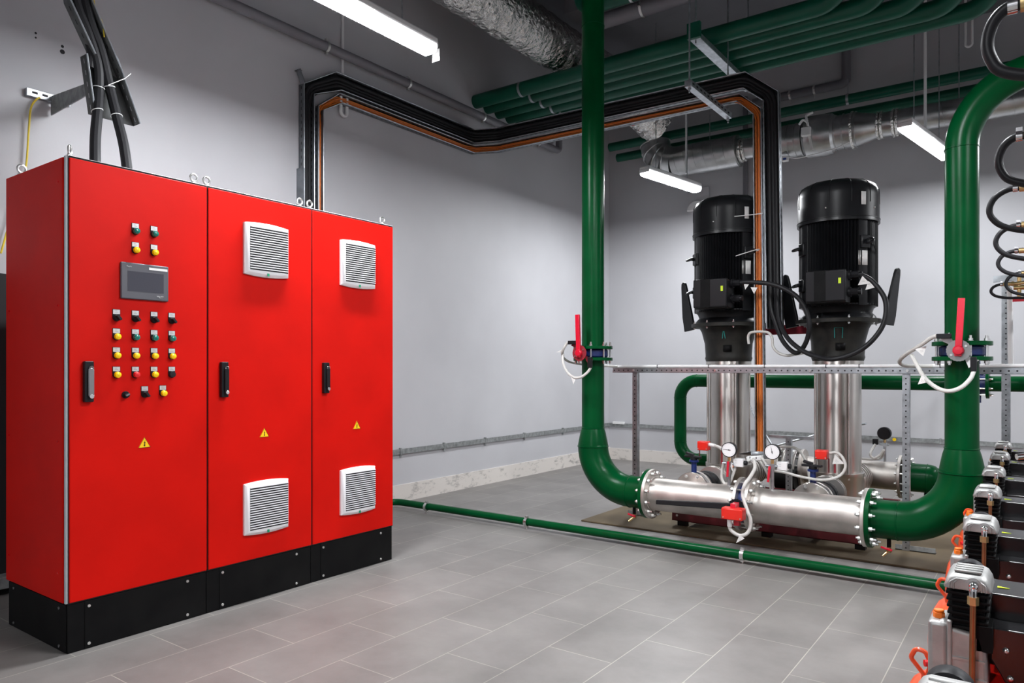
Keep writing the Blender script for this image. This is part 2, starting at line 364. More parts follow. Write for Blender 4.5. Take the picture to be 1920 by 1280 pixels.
def handle(t, y, z0, z1, grey=False):
    H = z1 - z0; M = front(y, (z0 + z1) / 2)
    rr = lambda w, h, r: [(cx + r * math.cos(a), cy + r * math.sin(a)) for cx, cy, a0 in ((w / 2 - r, -h / 2 + r, -PI / 2), (w / 2 - r, h / 2 - r, 0), (-w / 2 + r, h / 2 - r, PI / 2), (-w / 2 + r, -h / 2 + r, PI)) for a in [a0 + PI / 2 * k / 4 for k in range(5)]]
    b = MB().prism(rr(.036, H, .004), 0, .022, M).build('handle_body', BLACK, t, bevel=.003)
    MB().prism(rr(.022, H * .72, .010), .022, .032, M @ Matrix.Translation((.004, -.004, 0))).build('swing_lever', HANDC if grey else BLACK, b, bevel=.003)
    MB().cyl(M @ Vector((.004, -H * .36, .02)), M @ Vector((.004, -H * .36, .036)), .009, n=18).build('lock_cylinder', CHROME, b, bevel=.001)
    MB().torus(M @ Matrix.Translation((.004, H * .33, .030)), .008, .002, 16, 6).build('chrome_rim', CHROME, b)
def warn(t, y, z):
    M = front(y, z); s = .027
    o = MB().prism([(-s, -s * .75), (s, -s * .75), (0, s * .95)], 0, .0012, M).build('warning_sign', SIGNY, t)
    m = MB()
    tri = [Vector((-s, -s * .75)), Vector((s, -s * .75)), Vector((0, s * .95))]; g = sum(tri, Vector((0, 0))) / 3
    for i in range(3):
        a, b = tri[i], tri[(i + 1) % 3]; q = [a, b, b + (g - b) * .09, a + (g - a) * .09]
        m.prism([tuple(p) for p in q], .0012, .0016, M)
    m.prism([(.0045, .013), (-.004, -.001), (.000, .000), (-.002, -.009), (-.005, -.008), (.0, -.016), (.0045, -.008), (.0012, -.0085), (.0045, .004), (.001, .003)], .0012, .0016, M)
    m.build('lightning_symbol', BLACK, o)
def button(t, y, z, kind, plate=True, rot=0):
    M = front(y, z); nm = 'selector_switch' if kind == 'knob' else ('indicator_lamp' if kind in ('yellow', 'green', 'red') else 'push_button')
    b = MB().lathe([(.0150, 0), (.0150, .008), (.0135, .010)], M, 22).build(nm, BLACK, t)
    if plate:
        q = MB().prism([(-.0155, .004), (.0155, .004), (.0155, .035), (-.0155, .035)], 0, .003, M).build('plate_holder', BLACK, b)
        e = MB().prism([(-.014, .015), (.014, .015), (.014, .0335), (-.014, .0335)], .003, .004, M)
        for k in range(2): e.add([M @ Vector((a, .021 + k * .006 + c, .0042)) for a, c in ((-.008, 0), (.007 - k * .004, 0), (.007 - k * .004, .0014), (-.008, .0014))], [(0, 1, 2, 3)], 1)
        e.build('name_plate', [LABELG, LINED], b)
    if kind in ('yellow', 'green', 'red'):
        mt = {'yellow': YEL, 'green': GRN, 'red': REDL}[kind]
        tag(MB().lathe([(.0132, .008), (.0132, .018), (.012, .0215), (.008, .0235), (0, .0245)], M, 22).build('lens', mt, b), kind + ' lens')
    elif kind == 'black':
        MB().lathe([(.013, .008), (.013, .015), (.0, .0155)], M, 22).build('button_cap', BLACKR, b)
    elif kind == 'knob':
        k = MB().lathe([(.0125, .008), (.0125, .016), (0, .0165)], M, 20)
        k.prism([(-.005, -.013), (.005, -.013), (.005, .013), (-.005, .013)], .012, .032, M @ Matrix.Rotation(R(40 + rot), 4, 'Z'))
        k.build('knob', BLACKR, b, bevel=.001)
    elif kind == 'key':
        MB().lathe([(.011, .008), (.011, .020), (0, .0205)], M, 20).prism([(-.003, -.008), (.003, -.008), (.003, .008), (-.003, .008)], .018, .026, M @ Matrix.Rotation(R(-60), 4, 'Z'), 1).build('socket_insert', [BLACK, HANDC], b)
def cabinet(i, label):
    y0, y1 = CY + .6 * i, CY + .6 * i + .6; t = thing('control_cabinet', label, 'cabinet', (CX - .3, (y0 + y1) / 2, 0), 'red control cabinets in a row')
    MB().bx(CX - .605, CX - .022, y0 + .001, y1 - .001, .2, 1.992).build('body', RED, t, bevel=.003)
    MB().bx(CX - .60, CX - .006, y0 + .0005, y1 - .0005, 1.992, 2.0)  .build('roof_panel', ROOFLIT, t, bevel=.002)
    MB().bx(CX - .022, CX - .006, y0 + .002, y1 - .002, .2, 1.998).build('door_frame', [DARK, RED][0], t)
    MB().bx(CX - .0175, CX, y0 + .004, y1 - .004, .205, 1.99).build('door', RED, t, bevel=.003)
    p = MB().bx(CX - .59, CX - .012, y0 + .001, y1 - .001, 0, .198).build('plinth', BLACKM, t, bevel=.002)
    pp = MB().bx(CX - .013, CX - .009, y0 + .066, y1 - .012, .004, .196).build('plinth_panel', BLACKM, t, bevel=.001)
    for yy in (.081, .505):
        for zz in (.175, .022): MB().cyl((CX - .010, y0 + yy, zz), (CX - .005, y0 + yy, zz), .0065, n=14).build('screw', BOLT, pp, bevel=.001)
    for xx in (CX - .54, CX - .06): eyebolt(t, xx, y0 + .03, (.75, .9, 0) if i == 0 and xx > CX - .1 else (1, 0, 0)); eyebolt(t, xx, y1 - .035)
    return t
k1 = cabinet(0, 'red control cabinet with a touch screen and rows of coloured buttons')
k2 = cabinet(1, 'middle red cabinet with two large white vents, blank door')
k3 = cabinet(2, 'red cabinet with white vents at the end nearest the back wall')
# side of the first cabinet
sp = MB().bx(CX - .60, CX - .03, CY - .010, CY + .001, .202, 1.994).build('side_panel', RED, k1, bevel=.003)
for xx in (CX - .56, CX - .07):
    for zz in (.32, .85, 1.4, 1.9): MB().cyl((xx, CY - .009, zz), (xx, CY - .013, zz), .004, n=10).build('screw', REDL, sp)
MB().bx(CX - .024, CX - .010, CY - .007, CY + .005, .202, 1.998).build('edge_seal', pm('seal_grey', (.42, .46, .48), .5), k1, bevel=.002)
ps = MB().bx(CX - .585, CX - .02, CY - .004, CY + .001, .004, .196).build('plinth_panel', BLACKM, k1, bevel=.001)
for xx in (CX - .53, CX - .075):
    for zz in (.175, .022): MB().cyl((xx, CY - .003, zz), (xx, CY - .007, zz), .006, n=12).build('screw', HANDC, ps)
for t, y0 in ((k2, .785), (k3, 1.387)):
    vent(t, y0, y0 + .254, 1.600, 1.866); vent(t, y0, y0 + .254, .325, .588)
handle(k1, .070, 1.009, 1.175, True); handle(k2, .677, 1.009, 1.176); handle(k3, 1.282, 1.012, 1.177)
warn(k1, .304, .823); warn(k2, .905, .823); warn(k3, 1.512, .823)
GRID = [((.264, 1.733, 'green'), (.345, 1.733, 'green')), ((.264, 1.652, 'yellow'), (.345, 1.652, 'yellow')),
        tuple((y, 1.359, 'knob') for y in (.185, .264, .345, .425)),
        ((.185, 1.279, 'yellow'), (.264, 1.279, 'green'), (.345, 1.279, 'green'), (.425, 1.279, 'green')),
        tuple((y, 1.2, 'yellow') for y in (.185, .264, .345, .425)),
        ((.185, 1.119, 'yellow'), (.264, 1.119, 'red'), (.345, 1.119, 'yellow'), (.425, 1.119, 'black')),
        ((.222, 1.034, 'key'), (.304, 1.034, 'knob'), (.384, 1.036, 'yellow'))]
for row in GRID:
    for y, z, k in row: button(k1, y, z, k, plate=(k != 'key'))
h = MB().bx(CX, CX + .012, CY + .200, CY + .406, 1.441, 1.596).build('touch_panel', HMI, k1, bevel=.004)
tag(h, 'dark grey operator touch panel')
MB().bx(CX + .012, CX + .0125, CY + .227, CY + .383, 1.475, 1.560).build('screen', SCR, h)
MB().bx(CX + .012, CX + .013, CY + .318, CY + .400, 1.573, 1.583).build('label_strip', PAPER, h)
MT = Matrix.Translation((CX + .0125, CY + .222, 1.577)) @ XF
text_mesh('Magelis', .0075, MT, LABELG, 'lettering', h)
text_mesh('Schneider', .0078, Matrix.Translation((CX + .0125, CY + .352, 1.4585)) @ XF, LABELG, 'lettering', h)
text_mesh('Electric', .0055, Matrix.Translation((CX + .0125, CY + .361, 1.4540)) @ XF, LABELG, 'lettering', h)

# black box behind the cabinets, at the wall
t = thing('wall_box', 'black metal box on the wall behind the first red cabinet', 'box', (-4.35, 1.5, .1))
MB().bx(-4.449, -4.28, 1.0, 2.0, .10, 1.63).build('body', DARK, t, bevel=.004)
MB().bx(-4.449, -4.20, .98, 2.02, .04, .10).build('base_ledge', ZINCD, t, bevel=.004)
cable('earth_wire', 'yellow wire curling at floor level beside the red cabinet', [(-4.26, 1.50, .26), (-4.2, 1.53, .25), (-4.16, 1.57, .2), (-4.15, 1.58, .12), (-4.17, 1.59, .1)], .006, YELC, 'wire')

# ------------------------------------------------------------------ cable trays
def tray(name, label, st, hole_sides=True, mat=None, slots=True, cat='cable tray', slot_mat=None):
    """st: list of (outer back point, inner back point, lip vector)"""
    st = [(Vector(a), Vector(b), Vector(n)) for a, b, n in st]; root = thing(name, label, cat, st[0][0])
    base = MB(); lo = MB(); li = MB()
    def strip(m, A, B, mi=0):
        vs = []; fs = []
        for a, b in zip(A, B): vs += [a, b]
        for i in range(len(A) - 1): fs.append((2 * i, 2 * i + 1, 2 * i + 3, 2 * i + 2))
        m.add(vs, fs, mi)
    O = [s[0] for s in st]; I = [s[1] for s in st]; OL = [s[0] + s[2] for s in st]; IL = [s[1] + s[2] for s in st]
    strip(base, O, I); strip(lo, O, OL); strip(li, I, IL)
    base.build('tray_base', mat or TRAYM, root, solid=.0025, angle=20)
    a = lo.build('side_rail', mat or TRAYM, root, solid=.0025, angle=20); b = li.build('side_rail', mat or TRAYM, root, solid=.0025, angle=20)
    for A, B, par, other in ((O, OL, a, I), (I, IL, b, O)):
        lip = MB(); lip.tube(B, .0042, 6); lip.build('rolled_edge', ZINC, par, angle=20)
        if slots:
            sm = MB()
            for i in range(len(A) - 1):
                d = A[i + 1] - A[i]; L = d.length; d.normalize(); up = (B[i] - A[i]).normalized(); nn = d.cross(up).normalized() * .002; k = int(L / .05)
                for q in range(k):
                    c = A[i] + d * ((q + .5) * L / k) + (B[i] - A[i]) * .5
                    for sg in (1, -1):
                        sm.add([c + d * x + up * y + nn * sg for x, y in ((-.011, -.0035), (.011, -.0035), (.011, .0035), (-.011, .0035))], [(0, 1, 2, 3)])
            if sm.v: sm.build('punched_slots', slot_mat or DARK, par)
    return root
XB = -4.44; NX = (.06, 0, 0); YB = 5.54; NY = (0, -.06, 0)
def tray_path(yv0, yv1, zlo, zo, zi, yo, yi, zh_o, zh_i, drop_o, drop_i):
    st = [((XB, yv0, zlo), (XB, yv1, zlo), NX), ((XB, yv0, zo), (XB, yv1, zi), NX), ((XB, yo, zh_o), (XB, yi, zh_i), NX),
          ((XB, 5.42, zh_o), (XB, 5.42, zh_i), (.06, -.025, 0)), ((-4.19, YB, zh_o), (-4.19, YB, zh_i), (.025, -.06, 0))]
    for (a, b) in zip(drop_o, drop_i): st.append(((a[0], YB, a[1]), (b[0], YB, b[1]), NY))
    return st
P1 = tray_path(3.412, 3.505, 1.96, 3.24, 3.19, 3.715, 3.765, 3.425, 3.30, [(-1.815, 3.39), (-1.572, 3.19), (-1.545, 1.44)], [(-1.83, 3.272), (-1.680, 3.145), (-1.655, 1.44)])
P2 = tray_path(3.545, 3.590, 1.96, 3.115, 3.095, 3.75, 3.775, 3.270, 3.205, [(-1.86, 3.235), (-1.697, 3.09), (-1.675, .50)], [(-1.88, 3.185), (-1.755, 3.06), (-1.738, .50)])
tray('cable_tray', 'wide steel cable tray of black cables climbing the wall and crossing to the pumps', P1)
tray('cable_tray', 'narrow steel cable tray of orange cables running below the black cable tray', P2)
def along(st, f, lift, fan=0):
    out = []
    for a, b, n in st:
        a, b, n = Vector(a), Vector(b), Vector(n); out.append(a + (b - a) * f + n * lift)
    return fillet(out, .16, 6)
CA = [(-1.631, 5.5, 1.79), (-1.626, 5.48, 1.612), (-1.585, 5.46, 1.48), (-1.517, 5.42, 1.338), (-1.418, 5.38, 1.255), (-1.343, 5.34, 1.321), (-1.307, 5.3, 1.44), (-1.328, 5.3, 1.551), (-1.386, 5.3, 1.643), (-1.473, 5.3, 1.709), (-1.589, 5.32, 1.756), (-1.729, 5.33, 1.777), (-1.81, 5.34, 1.781)]
CB = [(-1.58, 5.5, 1.728), (-1.568, 5.46, 1.561), (-1.534, 5.42, 1.453), (-1.457, 5.36, 1.346), (-1.344, 5.3, 1.264), (-1.228, 5.25, 1.22), (-1.126, 5.2, 1.208), (-1.018, 5.2, 1.237), (-.926, 5.22, 1.298), (-.856, 5.25, 1.391), (-.826, 5.27, 1.484), (-.831, 5.3, 1.59), (-.877, 5.32, 1.678), (-.936, 5.33, 1.746), (-1.0, 5.34, 1.778)]
def power_cable(label, f, tail, r):
    p = along(P1, f, .5); p = [q for q in p if not (q.x > -1.8 and q.z < 2.3)]
    pts = p + spline(tail, 5); return cable('power_cable', label, pts, r, BLACKR, smooth=False, group='black cables in the wide tray')
ca = power_cable('black power cable looping back to the terminal box of the left pump', .70, CA, .0165)
cb = power_cable('black power cable sweeping under to the terminal box of the right pump', .28, CB, .0165)
cable('power_cable', 'black cable between the two pump cables in the wide tray', along(P1, .5, .45), .014, BLACKR, smooth=False, group='black cables in the wide tray')
cable('power_cable', 'thin black cable along the lower rail of the wide tray', along(P1, .88, .4), .009, BLACKR, smooth=False, group='black cables in the wide tray')
tri_tag(ca, (-1.775, 5.33, 1.775), (-1.735, 5.33, 1.765), (-1.765, 5.33, 1.725)); tri_tag(ca, (-1.725, 5.33, 1.74), (-1.675, 5.33, 1.735), (-1.70, 5.33, 1.69))
tri_tag(cb, (-1.0, 5.315, 1.705), (-.925, 5.315, 1.71), (-.972, 5.315, 1.765)); tri_tag(cb, (-.955, 5.32, 1.67), (-.89, 5.32, 1.685), (-.935, 5.32, 1.735))
for i, f in enumerate((.2, .42, .62, .82)):
    p = along(P2, f, .3 + .12 * (i % 2)); p[-1] = p[-1] + Vector((0, 0, .03))
    p += [p[-1] + Vector((-.03, -.04, -.05)), p[-1] + Vector((-.10, -.10, -.08 - .01 * i)), p[-1] + Vector((-.16, -.14, -.09 - .012 * i))]
    for k in range(len(p)):
        if 0 < k < len(p) - 1: p[k] = p[k] + Vector((random.uniform(-.003, .003), random.uniform(-.003, .003), random.uniform(-.003, .003)))
    cable('signal_cable', 'orange signal cable in the narrow tray beside the black tray', p, .0068, ORANGEC, smooth=False, group='orange cables in the narrow tray', n=8)
# zip ties on the drop
for z, x0, x1 in ((2.30, -1.74, -1.68),):
    o = MB().tube([(-1.75, 5.475, z), (-1.68, 5.47, z)], .004, 6).tube([(-1.75, 5.475, z), (-1.87, 5.40, z - .012)], .0035, 6).build('zip_tie', WHITE)
    tag(o, 'white zip tie with a long tail on the orange cables', 'zip tie')
o = MB().tube(spline([(-1.745, 5.475, 2.02), (-1.70, 5.455, 2.03), (-1.72, 5.40, 2.02), (-1.85, 5.37, 1.985)]), .0035, 6).build('zip_tie', WHITE)
tag(o, 'white zip tie curling toward the left pump motor', 'zip tie')
# clamp at the top of the wall run and lower splice cover
t = thing('tray_bracket', 'small flared bracket at the top of the wall cable tray', 'bracket', (-4.40, 3.40, 3.28))
MB().box((-4.40, 3.395, 3.29), (.05, .006, .10), Matrix.Rotation(R(25), 3, 'X')).build('plate', TRAYM, t); MB().box((-4.40, 3.375, 3.325), (.05, .03, .005)).build('flange', TRAYM, t)
o = MB().bx(-4.449, -4.37, 3.396, 3.406, 1.96, 2.62).build('splice_plate', TRAYM); tag(o, 'flat splice plate lining the side of the wall cable tray', 'plate')
# ------------------------------------------------------------------ feeder cables and tray at the first cabinet
TS = [((-3.80, 1.50, 3.35), (-3.80, 1.61, 3.33), (.07, 0, 0)), ((-3.80, 1.552, 2.90), (-3.80, 1.652, 2.93), (.07, 0, 0)), ((-3.80, 1.665, 2.68), (-3.80, 1.80, 2.62), (.07, 0, 0))]
tray('cable_tray', 'upper sloping steel tray bringing cables down to the first red cabinet', TS, mat=TSD)
TS2 = [((-3.805, 1.628, 2.67), (-3.805, 1.77, 2.70), (.07, 0, 0)), ((-3.805, 1.665, 2.40), (-3.805, 1.885, 2.40), (.07, 0, 0))]
tray('cable_tray', 'flared lower tray end above the first red cabinet', TS2, mat=TSD, slot_mat=WALL)
F1 = [(-3.60, 1.603, 1.985), (-3.60, 1.605, 2.1), (-3.66, 1.633, 2.25), (-3.72, 1.67, 2.40), (-3.765, 1.695, 2.52), (-3.765, 1.69, 2.64), (-3.765, 1.645, 2.78), (-3.765, 1.58, 2.95), (-3.765, 1.53, 3.34)]
F2 = [(-3.60, 1.765, 1.985), (-3.61, 1.76, 2.1), (-3.66, 1.765, 2.25), (-3.72, 1.76, 2.40), (-3.765, 1.745, 2.56), (-3.765, 1.705, 2.72), (-3.765, 1.64, 2.90), (-3.765, 1.575, 3.34)]
fa = cable('feeder_cable', 'thick black feeder cable entering the red cabinet roof near its corner', F1, .024, BLACKR, group='feeder cables above the first cabinet')
fb = cable('feeder_cable', 'thick black feeder cable entering the red cabinet roof away from the corner', F2, .024, BLACKR, group='feeder cables above the first cabinet')
fc = cable('feeder_cable', 'black feeder cable behind the other two in the sloping tray', [(-3.775, 1.66, 2.62), (-3.775, 1.66, 2.72), (-3.775, 1.61, 2.9), (-3.775, 1.555, 3.34)], .02, BLACKR, group='feeder cables above the first cabinet')
for ob, c, ax in ((fa, (-3.765, 1.695, 2.53), (0, .1, 1)), (fa, (-3.72, 1.668, 2.40), (-.3, -.2, 1)), (fb, (-3.72, 1.76, 2.40), (-.3, 0, 1)), (fb, (-3.765, 1.745, 2.55), (0, -.2, 1))):
    MB().torus(frame(c, ax), .026, .0022, 20, 6).build('zip_tie', WHITE, ob)
MB().tube([(-3.74, 1.73, 2.55), (-3.72, 1.80, 2.60), (-3.72, 1.83, 2.635)], .002, 6).build('zip_tie_tail', WHITE, fb)
t = thing('wall_bracket', 'perforated steel wall bracket with an arm holding the sloping cable tray', 'bracket', (-4.43, 1.70, 2.62))
b = MB().box((-4.435, 1.73, 2.64), (.03, .22, .042)).build('wall_strip', ZINC, t, bevel=.002)
for y in (1.66, 1.71, 1.76, 1.81): MB().box((-4.4195, y, 2.642), (.001, .028, .012)).build('slot', DARK, b)
MB().prism([(0, -.05), (.62, -.012), (.62, .03), (0, .055)], -.003, .003, frame((-4.43, 1.745, 2.60), (0, 1, 0), (1, 0, 0))).prism([(0, 0), (.62, 0), (.62, .03), (0, .05)], -.003, .003, frame((-4.43, 1.745, 2.60), (0, 0, 1), (1, 0, 0))).build('bracket_arm', ZINCD, t)
cable('earth_wire', 'yellow earth wire hanging from the wall bracket behind the cabinet', [(-4.41, 1.68, 2.62), (-4.41, 1.66, 2.60), (-4.42, 1.64, 2.55), (-4.42, 1.63, 2.43), (-4.42, 1.613, 2.2), (-4.42, 1.56, 2.0), (-4.42, 1.50, 1.75)], .005, YELC, 'wire')
cable('earth_wire', 'thin yellow wire running down the sloping tray at the top', [(-3.77, 1.64, 3.34), (-3.75, 1.665, 2.95), (-3.74, 1.70, 2.85), (-3.74, 1.71, 2.78)], .003, YELC, 'wire')

# ------------------------------------------------------------------ pipes along the left wall
def clamp(parent, c, axis, r, wall_dir, name='pipe_clamp'):
    c = Vector(c); wd = Vector(wall_dir).normalized(); M = frame(c, axis)
    m = MB().ring(M, r, r + .004, -.010, .010, 24); d = wd.cross(Vector(axis)).normalized()
    for q in (1, -1): m.box(c + d * q * (r + .010), (.02, .02, .02))
    m.cyl(c + wd * r, c + wd * (r + .045), .004, n=8)
    return m.build(name, BOLT, parent)
gp = thing('grey_pipe', 'dark grey pipe clamped high along the left wall', 'pipe', (-4.36, 4.5, 3.57))
MB().tube(fillet([(-4.36, 0.2, 3.57), (-4.36, 6.865, 3.57), (-4.36, 6.865, 4.05)], .05), .037, 18).build('pipe_body', GREYP, gp)
for y in (3.6, 4.473, 5.495, 6.45): clamp(gp, (-4.36, y, 3.57), (0, 1, 0), .038, (-1, 0, 0))
cable('wiring_conduit', 'thin white conduit running up the left wall behind the grey pipe', [(-4.435, 3.823, 3.44), (-4.435, 3.823, CZ)], .011, WHITE, 'conduit', smooth=False)
cable('conduit_loop', 'white U shaped conduit bend hanging below the cable trays', fillet([(-4.425, 3.795, 3.27), (-4.425, 3.795, 3.125), (-4.425, 3.855, 3.125), (-4.425, 3.855, 3.27)], .03), .014, WHITE, 'conduit', smooth=False)
# green floor pipe
fp = thing('floor_pipe', 'long thin green pipe running low across the floor', 'pipe', (-2.0, 4.24, 0))
MB().tube(fillet([(-4.31, 2.2, .052), (-4.31, 4.262, .052), (.6, 4.225, .052)], .10), .027, 18).build('pipe_body', GREEN, fp)
for x in (-3.93, -2.965, -1.42, -.2):
    c = (x, 4.24, .052); k = MB().ring(frame(c, (1, 0, 0)), .0275, .032, -.011, .011, 24).box((x, 4.24, .087), (.02, .016, .018)).box((x, 4.24, .018), (.02, .016, .012)).build('pipe_clamp', BOLT, fp)
    MB().cyl((x, 4.24, 0), (x, 4.24, .022), .005, n=8).build('stud', BOLT, k)
# earthing strip along the walls
t = thing('earth_strip', 'grey steel earthing strip clipped low along the left wall', 'strip', (-4.43, 5, .44))
MB().bx(-4.435, -4.429, .3, 8.17, .412, .456).build('flat_bar', ZINCD, t)
for y in (3.7, 4.46, 5.02, 5.63, 6.30, 7.07, 7.8): MB().box((-4.436, y, .434), (.026, .016, .062)).box((-4.435, y, .395), (.014, .012, .02)).build('clip', ZINCD, t, bevel=.002)
t = thing('earth_strip', 'grey steel earthing strip clipped low along the back wall', 'strip', (-1, 8.17, .44))
MB().bx(-4.43, 3.0, 8.169, 8.175, .412, .456).build('flat_bar', ZINCD, t)
for x in (-3.5, -2.55, -1.70, -.80, .2): MB().box((x, 8.176, .434), (.016, .026, .062)).build('clip', ZINCD, t, bevel=.002)
MB().box((-4.30, 8.17, .46), (.16, .03, .03)).build('corner_cover', WHITE, t, bevel=.003)
for x in (-1.86, -1.20, -.30): MB().cyl((x, 8.168, .43), (x, 8.165, .43), .017, n=18).build('yellow_mark', SIGNY, t)
# solid half disc added in place of a reflection on the wall
t = thing('reflection_patch', 'white half round shape standing in for a reflection high on the back wall', 'light patch', (-3.24, 8.19, 3.10))
MB().bx(-3.38, -3.13, 8.165, 8.189, 2.99, 3.26).build('patch_backing', WALL, t, bevel=.004)
MB().prism([(-.12, 0), (.11, 0)] + [(-.005 + .115 * math.cos(PI * k / 16), .115 * math.sin(PI * k / 16)) for k in range(1, 16)], 0, .05, frame((-3.26, 8.165, 2.99), (0, -1, 0), (1, 0, 0))).build('cover', WHITE, t, bevel=.01)

# ------------------------------------------------------------------ green pipes below the ceiling
BY = (5.5, 5.68, 5.86, 6.04, 6.22); BX = (-1.10, -.87, -.65, -.44, -.25); BZ = 3.735; BR = .066
NM = ('first', 'second', 'third', 'fourth', 'fifth')
for i in range(5):
    t = thing('ceiling_pipe', 'green pipe hung under the ceiling, %s of five counted from the cabinet side' % NM[i], 'pipe', (-2.5, BY[i], BZ), 'green pipe bank under the ceiling')
    MB().tube(fillet([(-4.45, BY[i], BZ), (BX[i] - .02, BY[i], BZ), (BX[i] - .02, BY[i], CZ)], .19, 10), BR, 22).build('pipe_body', GREENB, t)
    for x in (-3.9,): MB().ring(frame((x, BY[i], BZ), (1, 0, 0)), BR, BR + .004, -.012, .012, 24).build('pipe_clamp', ZINC, t)
t = thing('pipe_support', 'wide steel channel carrying the green ceiling pipes on hanger rods', 'support', (-2.08, 5.6, 3.6))
MB().bx(-2.12, -2.04, 5.15, 6.40, 3.585, 3.63).build('channel', ZINC, t, bevel=.003)
MB().bx(-2.13, -2.03, 5.12, 5.15, 3.585, 3.70).build('end_plate', GREENB, t)
for y in (5.17, 6.36): MB().cyl((-2.08, y, 3.56), (-2.08, y, CZ), .006, n=10).build('hanger_rod', ZINC, t)
t = thing('tray_hanger', 'thin perforated strut hung on rods beneath the crossing cable trays', 'support', (-1.98, 5.2, 3.12))
b = MB().bx(-2.015, -1.965, 4.80, 5.62, 3.105, 3.150).build('strut', ZINC, t, bevel=.002)
s = MB()
for k in range(11): s.box((-1.964, 4.84 + k * .07, 3.128), (.001, .032, .012))
s.build('punched_slots', DARK, b)
for y in (4.83, 5.60): MB().cyl((-1.99, y, 3.07), (-1.99, y, CZ), .006, n=10).prism(hexpoly(.012), 0, .012, Matrix.Translation((-1.99, y, 3.09))).build('hanger_rod', ZINC, t)
for i, (y, z, mt, r, lab) in enumerate(((4.85, 4.10, GREENB, .055, 'upper green pipe close under the ceiling before the beam'), (5.05, 4.02, GREENB, .055, 'upper green pipe close under the ceiling beside the grey one'), (5.25, 3.99, GREYP, .062, 'dark grey pipe above the green ceiling pipes'))):
    t = thing('ceiling_pipe', lab, 'pipe', (-2, y, z))
    x0 = (-3.0, -3.0, -3.02)[i]
    MB().tube(fillet([(x0, y + .0, CZ), (x0, y, z), (1.2, y, z)], .12, 8), r, 20).build('pipe_body', mt, t)
    clamp(t, (-2.55, y, z), (1, 0, 0), r + .001, (0, 0, 1))
for i, (y, z, lab) in enumerate(((7.75, 3.80, 'dark green pipe running behind the round duct on the back wall'), (7.95, 3.72, 'second dark green pipe against the back wall'))):
    t = thing('ceiling_pipe', lab, 'pipe', (-1.5, y, z)); MB().tube([(-4.2, y, z), (3.0, y, z)], .05, 16).build('pipe_body', GREENB, t)
    MB().ring(frame((-1.55 - .8 * i, y, z), (1, 0, 0)), .051, .056, -.012, .012, 20).cyl((-1.55 - .8 * i, y, z + .05), (-1.55 - .8 * i, y, z + .2), .004, n=8).build('pipe_clamp', ZINC, t)
t = thing('grey_pipe', 'grey conduit stepping upward on the back wall above the duct', 'pipe', (-2, 8.1, 4.1))
MB().tube(fillet([(-2.6, 8.12, 4.10), (-1.64, 8.12, 4.10), (-1.64, 8.12, CZ)], .06), .045, 14).build('pipe_body', GREYP, t)
for x in (-2.2, -1.95): clamp(t, (x, 8.12, 4.10), (1, 0, 0), .046, (0, 0, -1))

cable('wiring_conduit', 'dark vertical conduit on the back wall just below the round duct', [(-2.70, 8.16, 3.04), (-2.70, 8.16, 4.2)], .028, GREYP, 'conduit', smooth=False)

# ------------------------------------------------------------------ ducts
def wobble_tube(path, r, n, amp, fr):
    rs = []; k = len(path); x = Vector((1, 0, 0))
    for i in range(k):
        tt = (path[min(i + 1, k - 1)] - path[max(i - 1, 0)]).normalized(); x = (x - tt * x.dot(tt)).normalized(); y = tt.cross(x); ring = []
        for a in range(n):
            th = 2 * PI * a / n; rr = r * (1 + amp * (math.sin(i * fr + 2.1 * math.sin(th * 3)) * .5 + random.uniform(-1, 1) * .5)); ring.append(path[i] + (x * math.cos(th) + y * math.sin(th)) * rr)
        rs.append(ring)
    return rs
pts = [(-3.52, 2.6, 4.03), (-3.52, 4.0, 4.03), (-3.52, 5.5, 4.03), (-3.50, 6.5, 4.02), (-3.44, 7.05, 3.90), (-3.40, 7.32, 3.82)]
t = thing('foil_duct', 'wrinkled silver foil flexible duct passing over the green ceiling pipes', 'duct', (-3.52, 4.5, 4.0))
p = spline(pts, 26); MB().rings(wobble_tube(p, .202, 48, .06, 1.9)).build('duct_body', FOIL, t, angle=14)
for yy in (3.55, 6.35): MB().ring(frame((-3.52, yy, 4.0), (0, 1, 0)), .208, .214, -.05, .05, 36).build('tape_band', TAPE, t) if False else None
def patch(parent, c, axis, r, a0, a1, hw, mat, name):
    M = frame(c, axis); m = MB(); vs = []; fs = []; k = 8
    for i in range(k + 1):
        a = a0 + (a1 - a0) * i / k
        for z in (-hw, hw): vs.append(M @ Vector((r * math.cos(a), r * math.sin(a), z)))
    for i in range(k): fs.append((2 * i, 2 * i + 1, 2 * i + 3, 2 * i + 2))
    m.add(vs, fs); return m.build(name, mat, parent, solid=.003)
patch(t, (-3.52, 3.85, 4.03), (0, 1, 0), .215, R(95), R(165), .03, TAPE, 'tape_patch')
patch(t, (-3.46, 7.0, 3.93), (0, 1, 0), .215, R(95), R(170), .03, TAPE, 'tape_patch')
DY, DZ = 7.6, 3.44
def seg(m, x0, x1, r0, r1=None, z0=DZ, z1=None): m.lathe([(r0, 0), (r0 if r1 is None else r1, x1 - x0)], frame((x0, DY, z0), (x1 - x0, 0, 0)), 36)
t = thing('round_duct', 'galvanised round ventilation duct along the back wall behind the pumps', 'duct', (-2, DY, DZ))
m = MB(); seg(m, -3.30, -2.58, .165); m.build('spiral_section', DUCT, t)
s = MB()
for k in range(7): s.torus(frame((-3.25 + k * .11, DY, DZ), (1, 0, .15)), .165, .003, 36, 6)
s.build('spiral_seam', DUCT, t)
m = MB()
